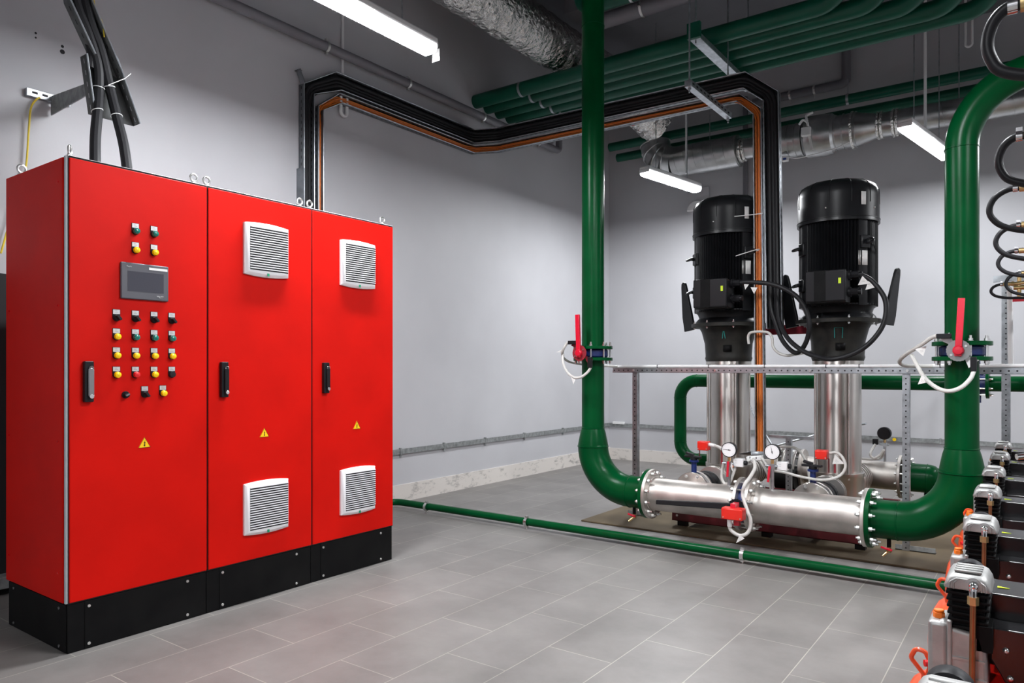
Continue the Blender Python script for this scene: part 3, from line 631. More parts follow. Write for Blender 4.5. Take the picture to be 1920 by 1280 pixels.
for k in range(5):
    a = k / 4 * PI / 2; b = (k + 1) / 4 * PI / 2
    if k == 4: break
    f = lambda a: Vector((-3.30 - .24 * math.sin(a), DY, DZ + .24 - .24 * math.cos(a)))
    p0, p1 = f(a), f(b); m.lathe([(.168, 0), (.168, (p1 - p0).length)], frame(p0, p1 - p0), 32); m.torus(frame(p1, p1 - p0), .168, .008, 32, 6)
m.build('elbow', DUCT, t)
m = MB(); seg(m, -2.58, -2.20, .10); m.build('narrow_section', DUCT, t)
m = MB(); m.torus(frame((-2.56, DY, DZ), (1, 0, 0)), .108, .022, 32, 10); m.torus(frame((-2.52, DY, DZ), (1, 0, 0)), .106, .016, 32, 10); m.build('foil_collar', FOIL, t)
m = MB(); seg(m, -2.20, -2.12, .10, .165); seg(m, -2.12, -1.93, .165)
for x in (-2.06, -1.99, -1.93): m.torus(frame((x, DY, DZ), (1, 0, 0)), .166, .006, 36, 6)
m.build('coupling_section', DUCT, t)
m = MB(); m.lathe([(.165, 0), (.195, .03), (.205, .12), (.205, .20), (.195, .27), (.165, .30)], frame((-1.92, DY, DZ), (1, 0, 0)), 40); m.build('fan_casing', DUCT, t)
m = MB(); seg(m, -1.62, -1.44, .165)
for x in (-1.62, -1.55, -1.44): m.torus(frame((x, DY, DZ), (1, 0, 0)), .167, .007, 36, 6)
m.build('coupling_section', DUCT, t)
m = MB(); seg(m, -1.44, -1.26, .165, .115); seg(m, -1.26, -.98, .115); m.build('reducing_cone', DUCT, t)
m = MB()
for x in (-1.47, -1.25, -1.22, -1.12, -1.09): m.torus(frame((x, DY, DZ), (1, 0, 0)), .118 if x > -1.4 else .166, .014, 32, 8)
m.build('foil_collar', FOIL, t)
m = MB(); seg(m, -.98, 2.9, .115); m.build('spiral_section', DUCT, t)
s = MB()
for k in range(12): s.torus(frame((-.85 + k * .13, DY, DZ), (1, 0, .12)), .115, .003, 32, 6)
s.build('spiral_seam', DUCT, t)
for x in (-2.9, -.6): MB().cyl((x, DY, DZ + .1), (x, DY, CZ), .005, n=8).build('hanger_rod', ZINC, t)
t = thing('fan_terminal_box', 'small white wiring box on the fan casing of the round duct', 'box', (-1.86, 7.40, 3.42))
MB().box((-1.85, 7.375, 3.44), (.085, .05, .085)).build('box_body', WHITE, t, bevel=.006)
MB().box((-1.81, 7.385, 3.33), (.022, .01, .15), Matrix.Rotation(R(-10), 3, 'Y')).build('label_strip', PAPER, t)
MB().tube(spline([(-1.83, 7.375, 3.48), (-1.84, 7.37, 3.53), (-1.88, 7.38, 3.56), (-1.92, 7.40, 3.53)]), .012, 8).tube(spline([(-1.84, 7.37, 3.54), (-1.85, 7.39, 3.60), (-1.80, 7.42, 3.63)]), .012, 8).build('conduit', WHITE, t)
t = thing('duct_sensor', 'small clear junction box under the round duct', 'box', (-2.08, 7.5, 3.24))
MB().box((-2.08, 7.5, 3.245), (.06, .05, .05)).build('box_body', WHITE, t, bevel=.005); MB().box((-2.08, 7.474, 3.24), (.03, .003, .02)).build('blue_label', BLUEC, t)
MB().cyl((-2.11, 7.5, 3.25), (-2.17, 7.5, 3.245), .012, n=12).build('red_gland', TAPE, t); MB().cyl((-2.17, 7.5, 3.245), (-2.24, 7.5, 3.235), .016, n=12).build('white_plug', WHITE, t)
cable('sensor_cable', 'thin white cable sagging under the round duct', [(-2.05, 7.5, 3.26), (-1.95, 7.45, 3.22), (-1.8, 7.42, 3.22), (-1.6, 7.44, 3.25), (-1.48, 7.5, 3.31)], .005, WHITE)

# ------------------------------------------------------------------ mat, base frame
o = MB().prism([(-2.79, 4.70), (1.0, 4.70), (1.0, 7.0), (-2.79, 7.0)], 0, .012).build('floor_mat', MAT, bevel=.004)
tag(o, 'brown rubber mat on the tiles under the pumps', 'mat')
t = thing('base_frame', 'red steel frame darkened for shade beneath the two pumps', 'frame', (-1.5, 5.4, 0))
for y in (4.95, 6.1):
    b = MB().bx(-2.16, -.86, y - .03, y - .022, .05, .16).bx(-2.16, -.86, y - .03, y + .03, .05, .057).bx(-2.16, -.86, y - .03, y + .03, .153, .16).build('channel_beam', MAROON, t, bevel=.002)
    for x in (-2.12, -.92): MB().cyl((x, y - .031, .09), (x, y - .036, .09), .008, n=12).build('bolt', BOLT, b)
for x in (-2.0, -1.2): MB().bx(x - .06, x + .06, 4.97, 6.1, .06, .12).build('cross_beam', MAROON, t, bevel=.002)
for x in (-2.1, -1.5, -.92):
    for y in (4.98, 6.08): MB().bx(x - .03, x + .03, y - .03, y + .03, .012, .055).build('foot', BLACKR, t)

# ------------------------------------------------------------------ green risers, valves, manifold
RXL, RXR, RY, MZ = -2.63, -.35, 4.6, .285
def flange(m, c, axis, r0, r1, th, mi=0): m.ring(frame(c, axis), r0, r1, -th / 2, th / 2, 40, mi)
def elbow_pts(c, R0, a0, a1, ux, uz, n=12): return [Vector(c) + (Vector(ux) * math.cos(a) + Vector(uz) * math.sin(a)) * R0 for a in [a0 + (a1 - a0) * i / n for i in range(n + 1)]]
# upper left riser
t = thing('green_riser', 'green vertical pipe above the left valve rising to the ceiling', 'pipe', (RXL, RY, 1.29))
MB().cyl((RXL, RY, 1.29), (RXL, RY, CZ), .081, n=36).build('pipe_body', GREEN, t)
m = MB(); flange(m, (RXL, RY, 1.295), (0, 0, 1), .075, .142, .022); m.build('flange', GREEN, t, bevel=.002)
for z in (3.62,): MB().torus(frame((RXL, RY, z), (0, 0, 1)), .081, .004, 36, 6).build('weld_seam', GREEN, t)
# upper right riser
t = thing('green_riser', 'green riser above the right valve bending over to the right wall', 'pipe', (RXR, RY, 1.28))
MB().tube(fillet([(RXR, RY, 1.27), (RXR, RY, 2.69), (2.6, RY, 2.69)], .36, 14), .081, 36).build('pipe_body', GREEN, t)
m = MB(); flange(m, (RXR, RY, 1.279), (0, 0, 1), .075, .142, .022); m.build('flange', GREEN, t, bevel=.002)
for z in (2.33,): MB().torus(frame((RXR, RY, z), (0, 0, 1)), .081, .004, 36, 6).build('weld_seam', GREEN, t)
def lower(rx, sgn, zf, label):
    t = thing('green_lower_pipe', label, 'pipe', (rx, RY, .8)); er = .305
    m = MB(); m.lathe([(.081, .715), (.081, zf)], Matrix.Translation((rx, RY, 0)), 36); m.build('pipe_body', GREEN, t)
    MB().lathe([(.110, .583), (.104, .62), (.092, .68), (.081, .716)], Matrix.Translation((rx, RY, 0)), 36).build('reducer', GREEN, t, angle=60)
    c = Vector((rx + sgn * er, RY, MZ + er)); e = elbow_pts(c, er, PI, 1.5 * PI, (sgn, 0, 0), (0, 0, 1), 14)
    e = [Vector((rx, RY, .59))] + e + [Vector((rx + sgn * .44, RY, MZ))]
    MB().tube(e, .1095, 40).build('elbow', GREEN, t, angle=60)
    for z, r in ((.715, .082), (.583, .110)): MB().torus(frame((rx, RY, z), (0, 0, 1)), r, .004, 40, 6).build('weld_seam', GREEN, t)
    MB().torus(frame((rx + sgn * er, RY, MZ), (1, 0, 0)), .1095, .004, 40, 6).build('weld_seam', GREEN, t)
    m = MB(); flange(m, (rx, RY, zf), (0, 0, 1), .075, .142, .022); m.build('flange', GREEN, t, bevel=.002)
    fx = rx + sgn * .445; m = MB(); flange(m, (fx, RY, MZ), (1, 0, 0), .10, .168, .024); m.build('flange', GREEN, t, bevel=.002)
    bolts(t, (fx + sgn * .012, RY, MZ), (1, 0, 0), .145, 12, .012, .05, PI / 12)
    return t
l1 = lower(RXL, 1, 1.212, 'green pipe below the left valve curving into the manifold')
l2 = lower(RXR, -1, 1.198, 'green pipe below the right valve curving into the manifold')
# drain cocks
for t, x in ((l1, -2.29), (l2, -.70)):
    z = MZ - .105
    d = MB().cyl((x, RY - .02, z), (x, RY - .02, z - .045), .011, n=14).build('drain_spigot', BLACKM, t)
    MB().cyl((x, RY - .02, z - .045), (x, RY - .02, z - .075), .012, n=14).cyl((x, RY - .02, z - .065), (x - .03, RY - .045, z - .095), .008, n=12).build('brass_tap', BRASS, d)
    MB().box((x - .01, RY - .04, z - .052), (.06, .010, .012), Matrix.Rotation(R(12), 3, 'Y')).build('tap_handle', REDP, d, bevel=.002)
def butterfly(label, c, lever_tilt, disc_mat, lever_mat, lever_len=.27, lo=1.2, hi=1.28):
    x, y, z = c; t = thing('butterfly_valve', label, 'valve', c)
    b = MB().lathe([(.10, -.028), (.108, -.02), (.108, .02), (.10, .028)], Matrix.Translation(c), 36).build('valve_body', BLUE, t)
    bolts(t, c, (0, 0, 1), .124, 8, .011, .104, PI / 8, 'stud')
    MB().cyl((x, y - .10, z), (x, y - .185, z), .022, n=20).build('valve_neck', BLUE, t)
    M = frame((x, y - .187, z), (0, -1, 0), (1, 0, 0)); n = 48; ring = [((.057 if i % 2 else .0545) * math.cos(2 * PI * i / n), (.057 if i % 2 else .0545) * math.sin(2 * PI * i / n)) for i in range(n)]
    d = MB().prism(ring, 0, .006, M); d2 = d.build('notch_disc', disc_mat, t)
    for a in (35, 215): MB().cyl(M @ Vector((.04 * math.cos(R(a)), .04 * math.sin(R(a)), .006)), M @ Vector((.04 * math.cos(R(a)), .04 * math.sin(R(a)), .011)), .006, n=12).build('screw', BOLT, d2)
    L = M @ Matrix.Rotation(R(lever_tilt), 4, 'Z')
    lv = MB().prism([(-.016, -.03), (.016, -.03), (.0155, lever_len), (-.0155, lever_len)], .012, .024, L).prism([(-.016, 0), (-.012, 0), (-.012, lever_len), (-.016, lever_len)], .006, .024, L).prism([(.012, 0), (.016, 0), (.016, lever_len), (.012, lever_len)], .006, .024, L)
    lv = lv.build('lever', lever_mat, t, bevel=.002)
    MB().lathe([(.026, .008), (.026, .026), (.020, .032), (0, .033)], M, 24).build('lever_hub', lever_mat, lv)
    return t, M
def limit_switches(t, s1, s2, c, mt):
    for (a, b, hh, rot) in ((s1[0], s1[1], .026, 0), (s2[0], s2[1], .03, 1)):
        a, b = Vector(a), Vector(b); mid = (a + b) / 2; d = Vector((.068, .028, .026)) if not rot else Vector((.028, .028, .075))
        o = MB().box(mid, d).build('limit_switch', BLACK, t, bevel=.003)
        cc = Vector(c) + Vector((0, -.175, 0)); u = (mid - cc); pr = Vector((0, 1, 0)).cross(u).normalized() * .03
        p = [mid + pr, mid - pr, cc + u * .25]
        m = MB(); nn = Vector((0, .0015, 0)); off = Vector((0, .016, 0)); m.add([q + off - nn for q in p] + [q + off + nn for q in p], [(0, 1, 2), (5, 4, 3), (0, 3, 4, 1), (1, 4, 5, 2), (2, 5, 3, 0)]); m.build('switch_plate', mt, t)
v1, _ = butterfly('butterfly valve with a red lever and maroon disc on the left riser', (RXL, RY, 1.2535), 2, MAROOND, REDP)
limit_switches(v1, ((-2.73, 4.42, 1.332), (-2.655, 4.42, 1.326)), ((-2.552, 4.40, 1.215), (-2.528, 4.40, 1.16)), (RXL, RY, 1.2535), MAROOND)
v2, _ = butterfly('butterfly valve with a red lever and grey disc on the right riser', (RXR, RY, 1.2385), -3, DISCG, REDP)
limit_switches(v2, ((-.447, 4.42, 1.318), (-.386, 4.42, 1.312)), ((-.292, 4.40, 1.20), (-.275, 4.40, 1.135)), (RXR, RY, 1.2385), LABELG)
q = cable('switch_cable', 'white cable bending from the left valve switch back to the rail', [(-2.73, 4.42, 1.332), (-2.748, 4.42, 1.315), (-2.765, 4.42, 1.29), (-2.792, 4.44, 1.255), (-2.816, 4.5, 1.221), (-2.83, 4.62, 1.192), (-2.80, 4.8, 1.175), (-2.72, 4.95, 1.165), (-2.68, 5.06, 1.16)], .0095, CABLEW)
tri_tag(q, (-2.775, 4.43, 1.285), (-2.83, 4.42, 1.262), (-2.79, 4.43, 1.262))
q = cable('switch_cable', 'white cable looping below the left valve switch', [(-2.535, 4.4, 1.15), (-2.55, 4.395, 1.125), (-2.575, 4.385, 1.10), (-2.604, 4.38, 1.084), (-2.652, 4.38, 1.081), (-2.712, 4.4, 1.107), (-2.763, 4.42, 1.16), (-2.788, 4.44, 1.214), (-2.79, 4.45, 1.25)], .0095, CABLEW)
tri_tag(q, (-2.68, 4.378, 1.085), (-2.64, 4.378, 1.075), (-2.66, 4.378, 1.035))
q = cable('switch_cable', 'white cable from the upper switch of the right valve to the rail', [(-.447, 4.42, 1.318), (-.48, 4.45, 1.307), (-.533, 4.5, 1.272), (-.609, 4.6, 1.231), (-.658, 4.7, 1.199), (-.675, 4.8, 1.176), (-.659, 4.9, 1.162), (-.614, 5.0, 1.160), (-.535, 5.04, 1.160)], .011, CABLEW)
tri_tag(q, (-.56, 4.5, 1.25), (-.505, 4.5, 1.268), (-.521, 4.5, 1.212))
q = cable('switch_cable', 'white cable hanging in a loop below the right valve', [(-.283, 4.4, 1.13), (-.295, 4.38, 1.095), (-.328, 4.36, 1.054), (-.371, 4.35, 1.031), (-.417, 4.37, 1.032), (-.468, 4.42, 1.057), (-.519, 4.5, 1.103), (-.554, 4.55, 1.158), (-.588, 4.59, 1.22)], .011, CABLEW)
tri_tag(q, (-.526, 4.48, 1.109), (-.486, 4.46, 1.074), (-.544, 4.48, 1.059))
# stainless suction manifold, two lengths
def manifold(label, x0, x1, y, z, r=.1095, fr=.168, ends=(True, True), taps=()):
    t = thing('manifold_pipe', label, 'pipe', ((x0 + x1) / 2, y, 0))
    MB().cyl((x0, y, z), (x1, y, z), r, n=48).build('pipe_body', STEELM, t)
    for x, e, sg in ((x0, ends[0], 1), (x1, ends[1], -1)):
        if e:
            m = MB(); flange(m, (x + sg * .011, y, z), (1, 0, 0), r - .005, fr, .022); m.build('flange', STEELM, t, bevel=.003)
            MB().torus(frame((x + sg * .022, y, z), (1, 0, 0)), r + .003, .006, 40, 6).build('weld_seam', STEELM, t)
    return t
g1 = manifold('stainless steel manifold pipe from the left elbow to the middle valve', -2.173, -1.535, RY, MZ)
g2 = manifold('stainless steel manifold pipe from the middle valve to the right elbow', -1.485, -.807, RY, MZ)
# middle butterfly valve of the manifold
t = thing('butterfly_valve', 'manifold valve with a long black lever beside a red switch box', 'valve', (-1.51, RY, MZ))
MB().cyl((-1.533, RY, MZ), (-1.487, RY, MZ), .125, n=36).build('valve_body', BLUE, t)
bolts(t, (-1.51, RY, MZ), (1, 0, 0), .145, 12, .012, .10, PI / 12, 'stud')
MB().cyl((-1.51, RY - .12, MZ), (-1.51, RY - .20, MZ), .024, n=18).build('valve_neck', BLACKM, t)
n = 40; M = frame((-1.51, RY - .20, MZ + .01), (0, -1, 0), (1, 0, 0))
MB().prism([((.055 if i % 2 else .05) * math.cos(2 * PI * i / n), (.055 if i % 2 else .05) * math.sin(2 * PI * i / n)) for i in range(n)], 0, .008, M).build('notch_disc', BLACK, t)
MB().prism([(-2.03, .262), (-1.50, .285), (-1.50, .325), (-2.03, .290)], -.012, .012, frame((0, RY - .222, 0), (0, -1, 0), (1, 0, 0))).build('lever', BLACKR, t, bevel=.004)
def switch_box(label, c, d, stem=None, flip=False, mt=REDB):
    c = Vector(c); d = Vector(d); t = thing('switch_box', label, 'switch', c)
    MB().box(c, d).build('box_body', mt, t, bevel=.005)
    MB().box(c + Vector((0, 0, d.z * .5)), (d.x * .96, d.y * .96, .006)).build('lid', mt, t, bevel=.002)
    for sx in (-1, 1): MB().cyl(c + Vector((sx * d.x * .4, -d.y / 2 + .001, -d.z * .3)), c + Vector((sx * d.x * .4, -d.y / 2 - .003, -d.z * .3)), .004, n=10).build('screw', BOLT, t)
    return t
sb = switch_box('red switch box on the manifold beside the black valve lever', (-1.494, 4.30, .275), (.128, .07, .066))
MB().bx(-1.51, -1.48, 4.29, 4.36, .30, .335).build('mounting_tab', REDP, sb); MB().bx(-1.50, -1.47, 4.32, 4.36, .20, .245).build('mounting_tab', REDP, sb)
q = cable('switch_cable', 'white cable looping under the red box on the manifold', [(-1.515, 4.29, .245), (-1.517, 4.3, .188), (-1.493, 4.3, .162), (-1.454, 4.3, .149), (-1.415, 4.3, .166), (-1.401, 4.32, .2), (-1.405, 4.34, .244), (-1.432, 4.38, .276), (-1.461, 4.40, .333), (-1.479, 4.42, .38), (-1.467, 4.42, .436), (-1.462, 4.5, .47), (-1.463, 4.6, .514), (-1.482, 4.65, .552), (-1.514, 4.72, .560)], .011, CABLEW)
tri_tag(q, (-1.454, 4.29, .155), (-1.424, 4.29, .138), (-1.475, 4.29, .104))
MB().cyl((-1.515, 4.29, .243), (-1.517, 4.30, .198), .015, n=14).build('cable_gland', WHITE, q)

# ------------------------------------------------------------------ pumps
VA = math.atan2(-5.65, 1.6)
def pump_parts(t, mark):
    S = dict(world=False)
    MB().lathe([(.19, .165), (.19, .19), (.165, .20), (.165, .36), (.175, .375), (.175, .40)], None, 44).build('pump_base', STEEL, t, **S)
    MB().lathe([(.152, .40), (.152, 1.135)], None, 52).build('outer_sleeve', STEEL, t, **S)
    MB().lathe([(.160, 1.135), (.160, 1.17), (.172, 1.175), (.172, 1.20)], None, 48).build('sleeve_collar', STEEL, t, **S)
    for a in (-52, 38, 128, 218):
        x, y = .166 * math.cos(R(a)), .166 * math.sin(R(a)); MB().cyl((x, y, .36), (x, y, 1.20), .0085, n=12).build('tie_rod', STEEL, t, **S)
    hd = MB().lathe([(.172, 1.20), (.180, 1.225), (.176, 1.24), (.182, 1.34), (.205, 1.43), (.225, 1.465)], None, 48).build('pump_head', CAST, t, **S)
    MB().lathe([(.265, 1.465), (.285, 1.47), (.285, 1.495), (.265, 1.50)], None, 56).build('motor_flange', CAST, t, **S)
    bolts(t, (0, 0, 1.483), (0, 0, 1), .262, 8, .008, .026, VA + .2, world=False)
    # name plate and chalk mark on the head, facing the camera side
    ang = VA + .02
    def onr(r, a, z): return Vector((r * math.cos(a), r * math.sin(a), z))
    m = MB(); rr = .187
    m.add([onr(rr, ang - .17, 1.275), onr(rr + .002, ang + .17, 1.275), onr(rr + .004, ang + .17, 1.325), onr(rr + .002, ang - .17, 1.325), onr(rr + .004, ang, 1.275), onr(rr + .006, ang, 1.325)], [(0, 4, 5, 3), (4, 1, 2, 5)])
    m.build('name_plate', BLACKM, hd, solid=.002, **S)
    zz = lambda u, z: onr({1.36: .193, 1.43: .213}.get(round(z, 2), .193 + (z - 1.36) * .25) + .003, ang - .06 + u, z)
    seqs = {'a': [[(-.13, 1.375), (-.08, 1.43), (-.05, 1.43), (-.02, 1.375)]], 'p': [[(-.13, 1.36), (-.13, 1.43), (.12, 1.43), (.12, 1.36)]]}[mark]
    m = MB()
    for sq in seqs: m.tube([zz(u, z) for u, z in sq], .0022, 6)
    m.build('chalk_mark', TEAL, hd, **S)
    # motor body with fins
    n = 72; prof = []
    for i in range(n * 2):
        a = PI * i / n; rel = math.atan2(math.sin(a - VA - .0), math.cos(a - VA)); r = .262 if (i // 1) % 2 else .236
        for a0 in (-1.02, .62, 2.2, 3.8):
            if abs(math.atan2(math.sin(rel - a0), math.cos(rel - a0))) < .13: r = .262
        prof.append((r * math.cos(a), r * math.sin(a)))
    MB().prism(prof, 1.585, 2.20).build('motor_body', MOTOR, t, angle=25, **S)
    MB().lathe([(.255, 1.50), (.245, 1.52), (.225, 1.54), (.235, 1.57), (.258, 1.59), (.258, 1.60)], None, 48).build('end_shield', MOTOR, t, **S)
    fc = MB().lathe([(.272, 2.175), (.276, 2.175), (.276, 2.20), (.273, 2.21), (.273, 2.37), (.268, 2.41), (.250, 2.445), (.21, 2.47), (.15, 2.485), (.05, 2.49), (0, 2.49)], None, 56).build('fan_cover', MOTOR, t, **S)
    m = MB()
    for k in range(12):
        a = VA + R(-75 + 30 * k); m.tube([onr(r + .001, a, z) for r, z in ((.273, 2.30), (.273, 2.37), (.268, 2.41), (.250, 2.445), (.21, 2.47), (.15, 2.485))], .0022, 5)
    m.torus(frame((0, 0, 2.2), (0, 0, 1)), .275, .004, 56, 6); m.build('cover_ribs', MOTOR, fc, **S)
    for u in (-.35, .95): MB().sphere(onr(.273, VA + u, 2.265), .007, 10).build('screw', BOLT, fc, **S)
    def sticker(name, r, a0, a1, z0, z1, mat, par):
        m = MB(); k = 5; vs = []; fs = []
        for i in range(k + 1):
            a = VA + a0 + (a1 - a0) * i / k; vs += [onr(r, a, z0), onr(r, a, z1)]
        for i in range(k): fs.append((2 * i, 2 * i + 2, 2 * i + 3, 2 * i + 1))
        m.add(vs, fs); return m.build(name, mat, par, solid=.001, **S)
    sticker('white_label', .2755, .50, .63, 2.275, 2.365, PAPER, fc)
    mb = [c for c in t.children if c.name.startswith('motor_body')][0]
    sticker('rating_plate', .2645, .55, .72, 1.86, 1.96, PAPER, mb); sticker('rating_plate', .2645, .44, .51, 1.86, 1.96, ALU, mb)
    # mounting pads with eye bolts
    for a0, zs in ((-1.12, (2.0, 1.74)), (.62, (2.02,)), (2.5, (2.0,))):
        for z in zs:
            a = VA + a0; c = onr(.275, a, z); u = onr(1, a, 0)
            e = MB().box(onr(.262, a, z), (.04, .07, .09), Matrix.Rotation(a, 3, 'Z')).build('eye_boss', MOTOR, t, bevel=.006, **S)
            MB().torus(frame(onr(.315, a, z), (u.y * .3, -.55 - u.x * .3, .8)), .026, .008, 18, 8).cyl(c, c + u * .025, .010, n=10).build('lifting_eye', MOTOR, e, **S)
    # terminal box
    tb = MB().bx(-.125, .135, -.40, -.25, 1.59, 1.805).build('terminal_box', MOTOR, t, bevel=.012, seg=3, **S)
    MB().bx(-.118, .14, -.435, -.40, 1.597, 1.81).build('box_cover', BLACK, tb, bevel=.010, seg=3, **S)
    MB().bx(-.06, .015, -.4362, -.435, 1.60, 1.807).build('cover_panel', BLACKM, tb, **S)
    MB().bx(.095, .112, -.4365, -.435, 1.715, 1.752).build('sticker', LIME, tb, **S)
    for z, L in ((1.778, .05), (1.665, .045)):
        MB().cyl((.13, -.31, z), (.15, -.31, z), .034, n=18).cyl((.15, -.31, z), (.15 + L, -.31, z), .027, n=8).cyl((.15 + L, -.31, z), (.17 + L, -.31, z), .021, n=16).build('cable_gland', BLACK, tb, **S)
    # lifting brackets
    for c, wdir, lean in (((-.315, -.03), (.85, -.5), -7), ((.325, .03), (.35, .9), 9)):
        wd = Vector((*wdir, 0)).normalized(); nn = Vector((0, 0, 1)).cross(wd); M = frame((c[0], c[1], 1.47), nn, wd) @ Matrix.Rotation(0, 4, 'Z')
        if M.col[1].z < 0: M = frame((c[0], c[1], 1.47), -nn, wd)
        M = Matrix.Translation((c[0], c[1], 1.47)) @ Matrix.Rotation(R(lean), 4, 'Y') @ Matrix.Translation((-c[0], -c[1], -1.47)) @ M
        b = MB().prism([(-.055, -.02), (.06, -.02), (.065, .05), (.03, .34), (.022, .37), (.0, .382), (-.022, .37), (-.03, .34), (-.06, .10)], -.010, .010, M).build('lifting_bracket', MOTOR, t, bevel=.003, **S)
        MB().cyl(M @ Vector((0, .345, -.011)), M @ Vector((0, .345, .011)), .011, n=14).build('bracket_hole', DARK, b, **S)
    # suction and discharge nozzles
    for sg in (-1, 1):
        nz = MB().cyl((0, sg * .12, MZ), (0, sg * .32, MZ), .075, n=28).build('nozzle', STEEL, t, **S)
        m = MB(); flange(m, (0, sg * .32, MZ), (0, 1, 0), .07, .125, .022); m.build('flange', STEEL, nz, bevel=.002, **S)
PX, PY = (-2.003, -1.197), 5.65
PG = 'vertical multistage pumps'
pumps = []
for i in range(2):
    t = thing('vertical_pump', ('vertical pump with black motor partly hidden by the orange cable tray', 'vertical pump with black motor nearer the right green riser')[i], 'pump', (PX[i], PY, 0), PG)
    pump_parts(t, 'ap'[i]); pumps.append(t)
# suction branch valves
for i in range(2):
    x = PX[i]; nm = ('left', 'right')[i]
    t = thing('branch_pipe', 'short stainless branch from the manifold to the %s pump valve' % nm, 'pipe', (x, 4.8, MZ))
    MB().cyl((x, RY + .08, MZ), (x, 4.92, MZ), .060, n=28).build('pipe_body', STEELM, t)
    m = MB(); flange(m, (x, 4.91, MZ), (0, 1, 0), .055, .125, .02); m.build('flange', STEEL, t, bevel=.003)
    bolts(t, (x, 4.945, MZ), (0, 1, 0), .103, 8, .010, .09, PI / 8)
    v = thing('shutoff_valve', 'blue wafer valve with a small black lever before the %s pump' % nm, 'valve', (x, 4.945, MZ))
    MB().cyl((x, 4.922, MZ), (x, 4.968, MZ), .095, n=28).build('valve_body', BLUE, v)
    MB().cyl((x, 4.945, MZ + .09), (x, 4.945, MZ + .20), .019, n=16).lathe([(.034, 0), (.034, .014)], Matrix.Translation((x, 4.945, MZ + .195)), 20).build('valve_neck', BLUE, v)
    MB().cyl((x, 4.945, MZ + .21), (x, 4.945, MZ + .235), .026, n=16).prism([(-.07, -.015), (.055, -.03), (.06, .0), (-.06, .02)], MZ + .225, MZ + .240, Matrix.Translation((x, 4.945, 0))).box((x - .03, 4.945, MZ + .25), (.06, .03, .016), Matrix.Rotation(R(15), 3, 'Y')).build('lever', BLACKR, v, bevel=.003)
    t = thing('expansion_joint', 'ribbed joint with stacked flanges on the suction side of the %s pump' % nm, 'joint', (x, 5.15, MZ))
    for y in (4.98, 5.295): m = MB(); flange(m, (x, y, MZ), (0, 1, 0), .06, .125, .02); m.build('flange', STEEL, t, bevel=.003)
    MB().lathe([(.07, .0), (.07, .05), (.105, .09), (.105, .13), (.075, .15), (.105, .17), (.105, .21), (.07, .25), (.07, .30)], frame((x, 4.985, MZ), (0, 1, 0)), 32).build('bellows', BLACKR, t)
    t = thing('check_valve', 'stacked steel discs and check valve on the discharge side of the %s pump' % nm, 'valve', (x, 6.1, MZ))
    for y in (5.982, 6.04, 6.10, 6.16, 6.22): m = MB(); flange(m, (x, y + .012, MZ), (0, 1, 0), .055, .128, .022); m.build('flange', STEEL, t, bevel=.003)
    MB().cyl((x, 5.985, MZ), (x, 6.33, MZ), .072, n=28).build('valve_body', STEEL, t)
    bolts(t, (x, 6.10, MZ), (0, 1, 0), .105, 8, .010, .27, PI / 8)
# rear manifold
m1 = manifold('rear stainless manifold pipe behind the left pump', -2.325, -1.80, 6.42, MZ + .01, ends=(False, True))
m2 = manifold('rear stainless manifold pipe behind the right pump with a gauge on top', -1.64, -.885, 6.42, MZ + .01)
bolts(m2, (-.873, 6.42, MZ + .01), (1, 0, 0), .145, 12, .012, .055, PI / 12)
t = thing('gear_valve', 'black bodied valve on the rear manifold between the pumps', 'valve', (-1.72, 6.42, MZ))
MB().cyl((-1.80, 6.42, MZ + .01), (-1.64, 6.42, MZ + .01), .115, n=32).build('valve_body', ZINC, t)
for x in (-1.765, -1.675): m = MB(); flange(m, (x, 6.42, MZ + .01), (1, 0, 0), .1, .168, .022); m.build('flange', STEEL, t, bevel=.003)
bolts(t, (-1.72, 6.42, MZ + .01), (1, 0, 0), .145, 12, .012, .12, PI / 12, 'stud')
MB().cyl((-1.80, 6.22, MZ - .06), (-1.64, 6.22, MZ - .06), .085, n=24).build('gear_housing', BLACKM, t, bevel=.01)
t = thing('green_end_pipe', 'green pipe with a rounded cap closing the rear manifold', 'pipe', (-.78, 6.42, MZ))
MB().lathe([(.1095, 0), (.1095, .145), (.108, .17), (.10, .20), (.08, .225), (.04, .24), (0, .243)], frame((-.862, 6.42, MZ + .01), (1, 0, 0)), 40).build('pipe_body', GREEN, t)
m = MB(); flange(m, (-.851, 6.42, MZ + .01), (1, 0, 0), .1, .168, .022); m.build('flange', GREEN, t, bevel=.002)
MB().torus(frame((-.715, 6.42, MZ + .01), (1, 0, 0)), .1095, .004, 40, 6).build('weld_seam', GREEN, t)
MB().cyl((-.72, 6.42, MZ - .1), (-.72, 6.42, .03), .018, n=14).build('drain_spigot', BLACKM, t)
t = thing('green_loop_pipe', 'green pipe looping up from the rear manifold and along behind the pumps', 'pipe', (-2.73, 6.42, .6))
MB().tube(fillet([(-2.40, 6.42, .305), (-2.735, 6.42, .305), (-2.735, 6.42, 1.032), (-.47, 6.42, 1.032)], .16, 10), .057, 26).build('pipe_body', GREEN, t)
for c, a in (((-2.735, 6.42, .465), (0, 0, 1)), ((-2.735, 6.42, .872), (0, 0, 1)), ((-2.575, 6.42, 1.032), (1, 0, 0)), ((-2.56, 6.42, .305), (1, 0, 0))): MB().torus(frame(c, a), .057, .0035, 28, 6).build('weld_seam', GREEN, t)
MB().lathe([(.057, 0), (.1095, .10), (.1095, .14)], frame((-2.46, 6.42, .303), (1, 0, 0)), 32).build('reducer', GREEN, t)
m = MB(); flange(m, (-.455, 6.42, 1.032), (1, 0, 0), .05, .11, .022); m.build('flange', GREEN, t, bevel=.002)
t = thing('shutoff_valve', 'blue valve on the rear green pipe to the right of the thick riser', 'valve', (-.39, 6.42, 1.03))
